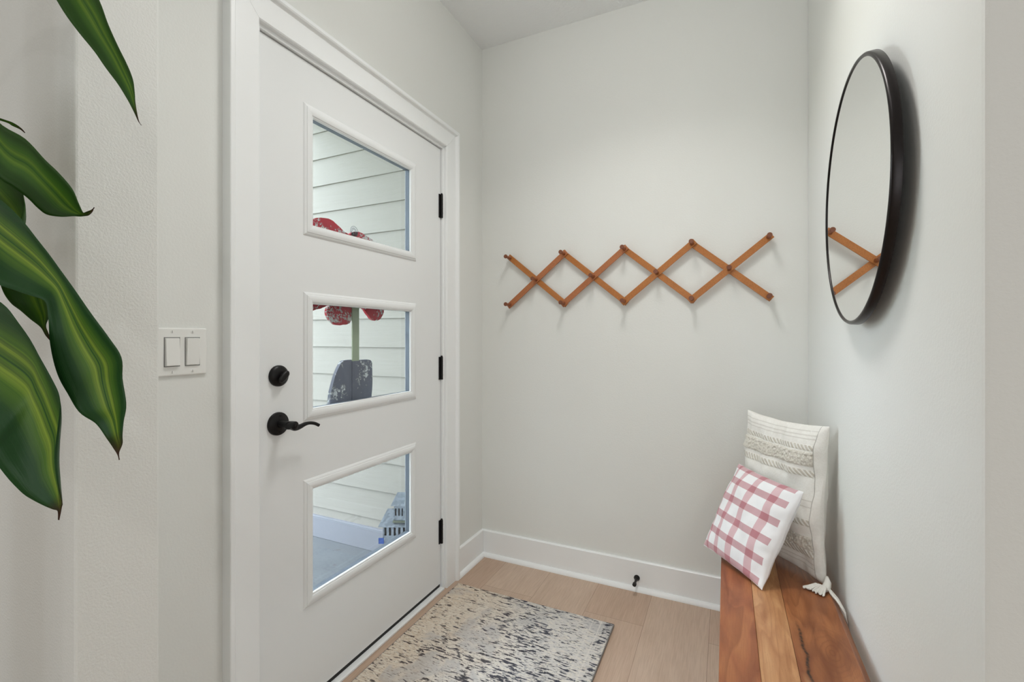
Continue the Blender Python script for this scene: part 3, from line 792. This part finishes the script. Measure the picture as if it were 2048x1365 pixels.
# tassels at the bottom right corner: a knot, a frayed fan on the bench and a strand over the edge
kn = Vector((0.2600, 1.568, 0.462))
bm = bmesh.new()
tube(bm, [kn+Vector((0.004, 0.02, 0.022)), kn+Vector((0.004, 0.006, 0.012)), kn, kn+Vector((-0.006, -0.010, -0.004))], [0.004, 0.009, 0.011, 0.007], 12)
ends = []
for k in range(26):
    f = k/25
    e_ = Vector((0.203, 1.560, 0.4535)).lerp(Vector((0.250, 1.534, 0.4535)), f)+Vector((random.uniform(-.003, .003), random.uniform(-.004, .004), random.uniform(0, .004)))
    mid = kn.lerp(e_, 0.5)+Vector((0, 0, 0.008+random.uniform(-.002, .003)))
    tube(bm, [kn+Vector((0, 0, -0.002)), mid, e_, e_+Vector((random.uniform(-.003, .001), -0.004, 0))], [0.003, 0.0034, 0.0026, 0.0012], 6)
o_ = link('tassel', bm, 'linen', crm, smooth=True)
bm = bmesh.new()
for k in range(9):
    dx, dy = random.uniform(-.0015, .0035), random.uniform(-.006, .006)
    tube(bm, [kn+Vector((0.004, -0.004, 0)), (0.268+dx, 1.548+dy, 0.458), (0.279+dx, 1.532+dy, 0.449), (0.291+dx*.5, 1.51+dy*1.3, 0.432), (0.2945, 1.50+dy*1.3, 0.405+random.uniform(-.006, .006))], [0.003, 0.003, 0.003, 0.0026, 0.0012], 6)
link('tassel', bm, 'linen', crm, smooth=True)
for cc in (TLc, TRc):      # small knots hidden in the top corners
    pass
# plaid cushion
PC = [Vector(c_) for c_ in ((0.041, 1.779, 0.737), (0.204, 1.559, 0.729), (0.095, 1.494, 0.4515), (-0.069, 1.713, 0.459))]
nP = (PC[1]-PC[0]).cross(PC[3]-PC[0]).normalized()
if nP.y > 0: nP = -nP
pld = empty('plaid_cushion', ((PC[2]+PC[3])/2)[:])
tag(pld, 'small white cushion with pink plaid stripes, tilted over the front edge of the bench', 'cushion')
link_uv('front_panel', cushion_half(PC, nP, 0.044, 1, N=110, pinch=0.035, wr=0.0042, seed=7.7), 'plaid', pld, 'white cotton front with pink plaid')
link_uv('back_panel', cushion_half(PC, nP, 0.040, -1, N=55, pinch=0.035, wr=0.0028, seed=1.4), 'cotton', pld, 'plain white back')

# ------------------------------------------------------------------ rug
rg_ = empty('rug', (-0.78, 1.25, 0))
tag(rg_, 'beige and grey distressed patterned rug on the floor in front of the door', 'rug')
bm = bmesh.new(); nx, ny = 74, 120; X0, X1, Y0, Y1 = -1.150, -0.415, 0.68, 1.866
G = [[bm.verts.new((X0+(X1-X0)*i/nx, Y0+(Y1-Y0)*j/ny, 0.0085+0.0006*noise.noise(Vector((i*.9, j*.9, 0))))) for i in range(nx+1)] for j in range(ny+1)]
for j in range(ny):
    for i in range(nx): bm.faces.new((G[j][i], G[j][i+1], G[j+1][i+1], G[j+1][i]))
ext = bmesh.ops.extrude_face_region(bm, geom=bm.faces[:])
for v in [g_ for g_ in ext['geom'] if isinstance(g_, bmesh.types.BMVert)]: v.co.z = 0.0004
po = link('pile', bm, 'rug', rg_)
bm = bmesh.new()
q = 0.0045
tube(bm, [(X0, Y0, q), (X0, Y1, q), (X1, Y1, q), (X1, Y0, q), (X0, Y0, q)], 0.0042, 8)
link('edge_binding', bm, 'binding', rg_, label='grey stitched edge')

# ------------------------------------------------------------------ door stop
ds = empty('door_stop', (-0.375, WY-0.014, 0.058))
tag(ds, 'small black door stop sticking out of the baseboard of the back wall', 'door stop')
yb = WY-0.014
smooth_by_angle(link('base', lathe(bmesh.new(), (-0.375, yb, 0.058), (0, -1, 0), [(0, 0.0135), (0.004, 0.0135), (0.010, 0.009), (0.018, 0.0062)], 24), 'black', ds), 50)
smooth_by_angle(link('shaft', lathe(bmesh.new(), (-0.375, yb-0.017, 0.058), (0, -1, 0), [(0, 0.0062), (0.02, 0.0050), (0.036, 0.0055)], 20), 'black', ds), 50)
smooth_by_angle(link('rubber_tip', lathe(bmesh.new(), (-0.375, yb-0.052, 0.058), (0, -1, 0), [(0, 0.0062), (0.004, 0.0085), (0.016, 0.0085), (0.018, 0.006)], 24), 'rubber', ds), 50)

# ------------------------------------------------------------------ ceiling lamps: the entry one, others added to match fill lights
for x, y, lb in ((1.0, -1.6, 'added white recessed lamp right of the living room middle'), (-1.6, -2.4, 'added white recessed lamp near the rear wall')):
    bm = bmesh.new(); seg = 40; fp = [(0.074, 2.7345), (0.076, 2.729), (0.092, 2.731), (0.093, 2.7345)]
    R = [[bm.verts.new((x+r*math.cos(2*PI*k/seg), y+r*math.sin(2*PI*k/seg), z)) for r, z in fp] for k in range(seg)]
    for k in range(seg):
        for j in range(4): bm.faces.new((R[k][j], R[k][(j+1) % 4], R[(k+1) % seg][(j+1) % 4], R[(k+1) % seg][j]))
    tag(link('ceiling_lamp', bm, 'lamp'), lb, 'ceiling lamp')
lm = link('ceiling_lamp', lathe(bmesh.new(), (-0.36, 0.50, 2.7345), (0, 0, -1), [(0, 0.155), (0.045, 0.155), (0.050, 0.150)], 48), 'lamp')
tag(lm, 'small round white flush ceiling lamp over the opening of the entry', 'ceiling lamp')
smooth_by_angle(lm, 40)
lm = link('ceiling_lamp', lathe(bmesh.new(), (-0.32, 1.25, 2.7345), (0, 0, -1), [(0, 0.22), (0.036, 0.22), (0.042, 0.212)], 64), 'lamp')  # unseen fixture added to carry the second entry light
tag(lm, 'added wide round white flush lamp above the rug', 'ceiling lamp')
smooth_by_angle(lm, 40)

# ------------------------------------------------------------------ plant
LEAVES = {
'A': [
    ((-1.0908, 0.1754, 1.7629), (-1.0878, 0.1769, 1.7797)),
    ((-0.9786, 0.2057, 1.7963), (-0.9697, 0.2098, 1.8225)),
    ((-0.8658, 0.2362, 1.7442), (-0.8429, 0.2469, 1.7821)),
    ((-0.7834, 0.2636, 1.6538), (-0.744, 0.282, 1.6786)),
    ((-0.7376, 0.274, 1.5905), (-0.6782, 0.2906, 1.5832)),
    ((-0.7143, 0.2848, 1.5539), (-0.6657, 0.2964, 1.5503)),
    ((-0.6955, 0.2936, 1.5271), (-0.6554, 0.3012, 1.5233)),
    ((-0.6834, 0.2992, 1.5064), (-0.6489, 0.3043, 1.5065)),
    ((-0.6641, 0.3027, 1.4829), (-0.6429, 0.307, 1.4874)),
    ((-0.6554, 0.3068, 1.4672), (-0.6413, 0.3078, 1.4724)),
    ((-0.6429, 0.307, 1.4502), (-0.6413, 0.3078, 1.4604)),
    ((-0.6381, 0.3093, 1.4376), (-0.6381, 0.3093, 1.4394)),
    ((-0.6353, 0.3106, 1.4334), (-0.6348, 0.3108, 1.4328)),
],
'B': [
    ((-1.0527, 0.1712, 1.5349), (-1.0509, 0.172, 1.5545)),
    ((-0.9134, 0.192, 1.499), (-0.9078, 0.1946, 1.5539)),
    ((-0.8168, 0.215, 1.4229), (-0.8114, 0.2174, 1.4876)),
    ((-0.7598, 0.2305, 1.3653), (-0.7598, 0.2305, 1.4283)),
    ((-0.7415, 0.239, 1.3515), (-0.7215, 0.2428, 1.4042)),
    ((-0.7274, 0.2456, 1.3393), (-0.7018, 0.252, 1.3807)),
    ((-0.7169, 0.2505, 1.3272), (-0.6894, 0.2578, 1.367)),
    ((-0.7085, 0.2544, 1.3203), (-0.6759, 0.2641, 1.3487)),
    ((-0.6944, 0.261, 1.318), (-0.6702, 0.2667, 1.3333)),
    ((-0.6813, 0.2671, 1.3191), (-0.6661, 0.2687, 1.3224)),
    ((-0.6719, 0.2715, 1.3191), (-0.6635, 0.2699, 1.3224)),
    ((-0.6593, 0.2718, 1.319), (-0.6573, 0.2728, 1.3247)),
    ((-0.6495, 0.2709, 1.3256), (-0.6484, 0.2714, 1.3261)),
],
'C': [
    ((-1.1228, 0.1826, 1.4888), (-1.1209, 0.1835, 1.5098)),
    ((-0.9806, 0.2268, 1.4117), (-0.9684, 0.2325, 1.4792)),
    ((-0.8986, 0.2541, 1.3082), (-0.8483, 0.2665, 1.4042)),
    ((-0.8601, 0.2609, 1.2735), (-0.8258, 0.277, 1.3584)),
    ((-0.8554, 0.2631, 1.2539), (-0.8293, 0.2753, 1.3258)),
    ((-0.8507, 0.2654, 1.2342), (-0.8098, 0.2844, 1.2931)),
    ((-0.8442, 0.2684, 1.2225), (-0.7991, 0.2894, 1.2539)),
    ((-0.8335, 0.2734, 1.2133), (-0.7974, 0.2902, 1.2277)),
    ((-0.8222, 0.2786, 1.2022), (-0.7985, 0.2897, 1.2107)),
    ((-0.8116, 0.2836, 1.1918), (-0.8051, 0.2866, 1.195)),
    ((-0.8056, 0.2863, 1.1807), (-0.8033, 0.2875, 1.1859)),
    ((-0.7991, 0.2894, 1.1722), (-0.7985, 0.2897, 1.1728)),
],
'D': [
    ((-1.0176, 0.1655, 1.3398), (-1.0159, 0.1663, 1.3651)),
    ((-0.8056, 0.176, 1.3069), (-0.8327, 0.1854, 1.3743)),
    ((-0.6958, 0.1831, 1.2667), (-0.7315, 0.1996, 1.3524)),
    ((-0.6451, 0.1957, 1.2329), (-0.6738, 0.2044, 1.3239)),
    ((-0.6204, 0.2017, 1.2236), (-0.6367, 0.2106, 1.2968)),
    ((-0.5982, 0.2065, 1.2174), (-0.6051, 0.2143, 1.2697)),
    ((-0.5882, 0.2112, 1.2121), (-0.5843, 0.2185, 1.2469)),
    ((-0.5856, 0.2124, 1.1958), (-0.5656, 0.2217, 1.2284)),
    ((-0.5847, 0.2128, 1.1766), (-0.542, 0.2272, 1.2004)),
    ((-0.5813, 0.2144, 1.1599), (-0.527, 0.2342, 1.1786)),
    ((-0.5752, 0.2173, 1.1431), (-0.5154, 0.2396, 1.1606)),
    ((-0.5678, 0.2207, 1.1263), (-0.5209, 0.2426, 1.1407)),
    ((-0.5591, 0.2248, 1.1086), (-0.5183, 0.2438, 1.1167)),
    ((-0.5523, 0.2335, 1.0966), (-0.5213, 0.2424, 1.1)),
    ((-0.5435, 0.2376, 1.0821), (-0.5235, 0.2414, 1.0856)),
    ((-0.5438, 0.2429, 1.0712), (-0.5299, 0.2439, 1.0758)),
    ((-0.5412, 0.2442, 1.0648), (-0.5394, 0.245, 1.0658)),
    ((-0.5394, 0.245, 1.0584), (-0.5389, 0.2452, 1.0589)),
],
'E': [
    ((-1.0176, 0.1655, 1.2767), (-1.0159, 0.1663, 1.3019)),
    ((-0.8254, 0.1668, 1.1653), (-0.8106, 0.1737, 1.2742)),
    ((-0.7185, 0.1725, 1.1214), (-0.6867, 0.1873, 1.2416)),
    ((-0.6718, 0.1833, 1.103), (-0.6243, 0.1944, 1.215)),
    ((-0.6308, 0.1914, 1.0846), (-0.5901, 0.1993, 1.1945)),
    ((-0.6256, 0.1938, 1.0712), (-0.574, 0.2068, 1.1674)),
    ((-0.6195, 0.1966, 1.0544), (-0.5621, 0.2123, 1.1392)),
    ((-0.6125, 0.1999, 1.0415), (-0.5583, 0.2141, 1.1205)),
    ((-0.6047, 0.2035, 1.0309), (-0.5621, 0.2123, 1.0933)),
    ((-0.596, 0.2076, 1.0242), (-0.5651, 0.211, 1.0713)),
    ((-0.5886, 0.211, 1.0194), (-0.5646, 0.2112, 1.0479)),
    ((-0.5839, 0.2132, 1.0156), (-0.5691, 0.2146, 1.025)),
    ((-0.5804, 0.2148, 1.0127), (-0.5769, 0.2165, 1.0166)),
    ((-0.5804, 0.2148, 1.0041), (-0.5795, 0.2153, 1.0036)),
],
'F': [
    ((-1.0, 0.1626, 1.4985), (-0.9983, 0.1634, 1.5109)),
    ((-0.8691, 0.2126, 1.4624), (-0.8636, 0.2152, 1.4685)),
    ((-0.7885, 0.2392, 1.4388), (-0.7874, 0.2397, 1.4412)),
    ((-0.7749, 0.2455, 1.4322), (-0.7738, 0.246, 1.4358)),
    ((-0.7667, 0.2493, 1.428), (-0.7657, 0.2498, 1.4298)),
    ((-0.7619, 0.2516, 1.4238), (-0.7613, 0.2518, 1.4244)),
],
}
plant = empty('potted_plant', (-1.10, 0.10, 0))
tag(plant, 'tall potted corn plant with long arching striped green leaves, beside the left wall', 'potted plant')
smooth_by_angle(link('pot', lathe(bmesh.new(), (-1.12, 0.12, 0), (0, 0, 1), [(0, 0.10), (0.02, 0.115), (0.26, 0.145), (0.28, 0.15), (0.285, 0.148), (0.28, 0.138), (0.25, 0.135)], 48), 'pot', plant), 50)
link('soil', lathe(bmesh.new(), (-1.12, 0.12, 0.245), (0, 0, 1), [(0, 0.13), (0.012, 0.128), (0.018, 0.05)], 32), 'soil', plant)
bm = bmesh.new()
tube(bm, [(-1.12, 0.12, 0.24), (-1.118, 0.13, 0.7), (-1.11, 0.145, 1.1), (-1.095, 0.16, 1.4), (-1.08, 0.166, 1.62), (-1.085, 0.17, 1.79)], [0.024, 0.022, 0.021, 0.020, 0.017, 0.010], 16)
smooth_by_angle(link('cane', bm, 'cane', plant), 60)
def cm(P, n):
    out = []
    for i in range(len(P)-1):
        p0, p1, p2, p3 = P[max(i-1, 0)], P[i], P[i+1], P[min(i+2, len(P)-1)]
        for k in range(n):
            t_ = k/n
            out.append(0.5*((2*p1)+(p2-p0)*t_+(2*p0-5*p1+4*p2-p3)*t_*t_+(3*p1-p0-3*p2+p3)*t_**3))
    out.append(P[-1]); return out
CAMP = Vector((0, 0, 1.18))
def leaf(key, mat, keel, label):
    S_ = list(LEAVES[key])
    a0, b0 = Vector(S_[0][0]), Vector(S_[0][1]); zc_ = (a0.z+b0.z)/2
    for z0_, p0_, z1_, p1_ in ((0.7, (-1.118, 0.13), 1.1, (-1.11, 0.145)), (1.1, (-1.11, 0.145), 1.4, (-1.095, 0.16)), (1.4, (-1.095, 0.16), 1.62, (-1.08, 0.166)), (1.62, (-1.08, 0.166), 1.8, (-1.085, 0.17))):
        if z0_ <= zc_ <= z1_:
            f_ = (zc_-z0_)/(z1_-z0_); cx_, cy_ = p0_[0]*(1-f_)+p1_[0]*f_, p0_[1]*(1-f_)+p1_[1]*f_
            if (Vector((cx_, cy_, zc_))-(a0+b0)/2).length > 0.012:      # sheath that clasps the cane
                S_ = [((cx_, cy_-0.004, zc_-0.016), (cx_, cy_+0.004, zc_+0.010))]+S_
    Lp = cm([Vector(a) for a, b in S_], 5); Rp = cm([Vector(b) for a, b in S_], 5)
    root = Vector((-1.09, 0.165, (Lp[0].z+Rp[0].z)/2-0.02))
    n = len(Lp); W = 12
    lens = [0]
    for i in range(1, n): lens.append(lens[-1]+((Lp[i]+Rp[i])/2-(Lp[i-1]+Rp[i-1])/2).length)
    bm = bmesh.new(); uvl = bm.loops.layers.uv.new('uv'); G = []
    for i in range(n):
        a, b = Lp[i], Rp[i]; c_ = (a+b)/2; wd = (b-a).length
        tang = ((Lp[min(i+1, n-1)]+Rp[min(i+1, n-1)])-(Lp[max(i-1, 0)]+Rp[max(i-1, 0)])).normalized()
        nn = (b-a).cross(tang)
        nn = nn.normalized() if nn.length > 1e-9 else Vector((0, -1, 0))
        if nn.dot(CAMP-c_) < 0: nn = -nn
        row = []
        for k in range(W+1):
            s = k/W; q = 2*s-1
            dsp = keel*wd*(q*q-0.5)*0.5 + 0.02*wd*math.sin(lens[i]*55+q*3)*abs(q)
            row.append(bm.verts.new(a.lerp(b, s)+nn*dsp))
        G.append(row)
    T = lens[-1]
    for i in range(n-1):
        for k in range(W):
            q = [(i, k), (i, k+1), (i+1, k+1), (i+1, k)]
            f = bm.faces.new([G[a][b] for a, b in q])
            for lp, (a, b) in zip(f.loops, q): lp[uvl].uv = (b/W, lens[a]/T)
    o = link_uv('leaf', bm, mat, plant, label)
    sd = o.modifiers.new('thickness', 'SOLIDIFY'); sd.thickness = 0.0006; sd.offset = 0
    return o
leaf('A', 'leaf_dark', 0.35, 'green leaf drooping from above with dark tip')
leaf('B', 'leaf_dark', 0.30, 'broad dark green leaf with a curled brown tip')
leaf('C', 'leaf_dark', 0.25, 'dark green leaf behind the others')
leaf('D', 'leaf_stripe', 0.30, 'long striped leaf bending over and hanging down')
leaf('E', 'leaf_stripe', 0.35, 'wide hanging leaf with yellow-green stripes and brown tip')
leaf('F', 'leaf_dark', 0.1, 'thin dry brown leaf tip')

# ------------------------------------------------------------------ outdoors, seen through the panes of the door
# lap siding on the house wall beyond the porch
bm = bmesh.new(); zk = 0.038-0.179
xs = (-6.0, -1.362)
prof2 = [(2.30, -0.035)]
z = -0.035; prof2.append((2.243, z))
k = 0
bz_ = 0.038
prof2.append((2.2365+0.0, bz_-0.0))
lines = [0.038+0.179*i for i in range(16)]
for i, zl in enumerate(lines):
    prof2.append((2.236, zl) if i else (2.2440, zl))
    if i == 0: prof2[-2] = (2.2440, 0.037)
    prof2.append((2.2360, zl)); prof2.append((2.2455, zl+0.1785))
prof2.append((2.30, lines[-1]+0.1785))
R = [[bm.verts.new((x, y, z)) for y, z in prof2] for x in xs]
for j in range(len(prof2)-1): bm.faces.new((R[0][j], R[0][j+1], R[1][j+1], R[1][j]))
bm.faces.new(R[0][::-1]); bm.faces.new(R[1])
struct(link('wall_exterior', bm, 'siding'))
struct(link('trim_4', B(-6.0, -1.362, 2.222, 2.30, -0.159, -0.018), 'skirt', bevel=0.002))
struct(link('porch_floor', B(-5.0, -1.362, -1.0, 2.30, -0.30, -0.16), 'concrete'))
struct(link('porch_ceiling', B(-2.75, -1.362, -1.0, 2.30, 2.75, 2.85), 'soffit'))
struct(link('lawn', B(-30, -5.0, -20, 20, -0.45, -0.35), 'grass'))

# two-tier galvanized lantern on the porch
cR, sR = math.cos(math.radians(25)), math.sin(math.radians(25))
lt = 2.45
ox, oy = -1.20, 0
# left front corner of the body on the porch floor
u_ = (766-1024)/918
LC = Vector((lt*(u_*cR-sR), lt*(u_*sR+cR), -0.16))
lan = empty('garden_lantern', LC[:])
tag(lan, 'galvanized metal house-shaped lantern with slotted windows on the porch beyond the lowest door pane', 'lantern')
def LW(a, b, z): return Vector((LC.x+a*cR-b*sR, LC.y+a*sR+b*cR, z))
def lbox(bm, a0, a1, b0, b1, z0, z1):
    vs_ = [bm.verts.new(LW(a, b, z)) for a in (a0, a1) for b in (b0, b1) for z in (z0, z1)]
    for f in ((0,1,3,2),(4,6,7,5),(0,4,5,1),(2,3,7,6),(0,2,6,4),(1,5,7,3)): bm.faces.new([vs_[i] for i in f])
def slotted(bm, a0, a1, b0, b1, z0, z1, w0, w1, n, th=0.003, sd=True):
    for bb in ((b0, b0+th), (b1-th, b1)):
        lbox(bm, a0, a1, *bb, z0, w0); lbox(bm, a0, a1, *bb, w1, z1)
        pit = (a1-a0)/n
        for k in range(n+1):
            c_ = a0+pit*k; h_ = pit*0.26
            lbox(bm, max(a0, c_-h_), min(a1, c_+h_), *bb, w0, w1)
    lbox(bm, a0, a0+th, b0, b1, z0, z1); lbox(bm, a1-th, a1, b0, b1, z0, z1)
def groof(name, a0, a1, b0, b1, ze, zr, hip):
    bm = bmesh.new(); bmid = (b0+b1)/2
    vs_ = [bm.verts.new(LW(*c_)) for c_ in ((a0, b0, ze), (a1, b0, ze), (a1, b1, ze), (a0, b1, ze), (a0+hip, bmid, zr), (a1-hip, bmid, zr))]
    for f in ((0,1,5,4), (2,3,4,5), (1,2,5), (3,0,4), (3,2,1,0)): bm.faces.new([vs_[i] for i in f])
    link(name, bm, 'galv', lan)
bm = bmesh.new(); slotted(bm, 0, 0.20, 0, 0.13, -0.16, 0.172, 0.115, 0.158, 8)
link('lower_body', bm, 'galv', lan)
groof('lower_roof', -0.022, 0.222, -0.02, 0.15, 0.168, 0.236, 0.03)
bm = bmesh.new(); slotted(bm, 0.060, 0.165, -0.004, 0.105, 0.196, 0.282, 0.222, 0.262, 6)
link('upper_body', bm, 'galv', lan)
link('ledge', (lambda b_: (lbox(b_, 0.055, 0.17, -0.012, 0.11, 0.188, 0.197), b_)[1])(bmesh.new()), 'moss', lan, label='weathered ledge')
groof('upper_roof', 0.045, 0.18, -0.02, 0.12, 0.280, 0.330, 0.02)
bm = bmesh.new(); lbox(bm, -0.022, 0.006, -0.008, -0.005, 0.075, 0.105); link('tag', bm, 'blue', lan, label='small blue tag')

# wooden flower ornament hanging outside the door glass
FXX = -1.268
flo = empty('flower_ornament', (FXX, 1.31, 0.90))
tag(flo, 'painted wooden ornament of a red flower in a grey pot hanging outside the door glass', 'door ornament')
def cutout(name, pts, x0, x1, mat, sub=4, rag=0.0012):
    P = [Vector((y, z, 0)) for y, z in pts]; n = len(P); out = []
    for i in range(n):
        p0, p1, p2, p3 = P[i-1], P[i], P[(i+1) % n], P[(i+2) % n]
        for k in range(sub):
            t_ = k/sub
            out.append(0.5*((2*p1)+(p2-p0)*t_+(2*p0-5*p1+4*p2-p3)*t_*t_+(3*p1-p0-3*p2+p3)*t_**3))
    out = [(q.x+random.uniform(-rag, rag), q.y+random.uniform(-rag, rag)) for q in out]
    bm = bmesh.new()
    a = [bm.verts.new((x0, y, z)) for y, z in out]; b = [bm.verts.new((x1, y, z)) for y, z in out]; m = len(a)
    bm.faces.new(a); bm.faces.new(b[::-1])
    for k in range(m): bm.faces.new((a[k], a[(k+1) % m], b[(k+1) % m], b[k]))
    return link(name, bm, mat, flo)
PET = [
 [(1.0905, 1.5165), (1.1107, 1.5591), (1.1398, 1.5844), (1.181, 1.594), (1.2226, 1.5872), (1.2576, 1.5677), (1.2999, 1.5478), (1.3203, 1.4867), (1.2623, 1.4596), (1.1483, 1.4766)],
 [(1.2900, 1.5300), (1.2920, 1.5588), (1.3177, 1.5744), (1.3494, 1.5785), (1.3923, 1.568), (1.4262, 1.5549), (1.4495, 1.5281), (1.3923, 1.4792), (1.3250, 1.4867)],
 [(1.0905, 1.3176), (1.2500, 1.4000), (1.2769, 1.3807), (1.2012, 1.2999), (1.17, 1.2807), (1.1127, 1.2657), (1.0766, 1.2753)],
 [(1.2869, 1.3792), (1.2052, 1.2949), (1.1877, 1.2729), (1.1922, 1.245), (1.2196, 1.2246), (1.2623, 1.222), (1.302, 1.2379), (1.3277, 1.3181)],
 [(1.3307, 1.3743), (1.3487, 1.3043), (1.3757, 1.2789), (1.4148, 1.2453), (1.4554, 1.2466), (1.4824, 1.2781), (1.4855, 1.3295), (1.4495, 1.3671)]]
for k, pt in enumerate(PET):
    cutout('petal', pt, FXX-0.012-0.0006*k, FXX-0.001-0.0006*k, 'petal')
cutout('flower_centre', [(1.32+0.075*math.cos(a), 1.43+0.065*math.sin(a)) for a in [2*PI*k/12 for k in range(12)]], FXX-0.02, FXX-0.003, 'petal')
link('stem', B(FXX-0.001, FXX+0.0035, 1.3023, 1.3365, 1.087, 1.40), 'stempaint', flo)
cutout('flower_pot', [(1.2623, 1.0905), (1.33, 1.0885), (1.4035, 1.0870), (1.4119, 1.0477), (1.4148, 0.998), (1.4091, 0.9493), (1.4035, 0.9007), (1.3, 0.895), (1.2012, 0.9000), (1.1980, 0.9291), (1.1992, 0.9556), (1.2094, 0.9989), (1.2289, 1.0508)], FXX-0.014, FXX-0.001, 'potpaint', 3)
link('stem_foot', B(FXX-0.001, FXX+0.0035, 1.3023, 1.3365, 0.905, 1.0865), 'potpaint', flo, label='lower end of the stem painted grey like the pot')
# suction cup with hook that holds it
cup = empty('suction_cup', (-1.2435, 1.288, 1.5468))
tag(cup, 'clear plastic suction cup stuck to the glass of the top door pane', 'suction cup')
smooth_by_angle(link('cup', lathe(bmesh.new(), (-1.2422, 1.288, 1.5665), (-1, 0, 0), [(0, 0.0195), (0.001, 0.0195), (0.003, 0.015), (0.005, 0.009), (0.008, 0.005), (0.012, 0.005)], 32), 'cup', cup), 50)
bm = bmesh.new()
for r_ in (0.0192, 0.0125, 0.008):
    pts = [(-1.2432-0.002*(r_ < 0.013), 1.288+r_*math.cos(2*PI*k/32), 1.5665+r_*math.sin(2*PI*k/32)) for k in range(33)]
    tube(bm, pts, 0.0005, 6, up=(1, 0, 0), cap=False)
link('rim', bm, 'spacer', cup)
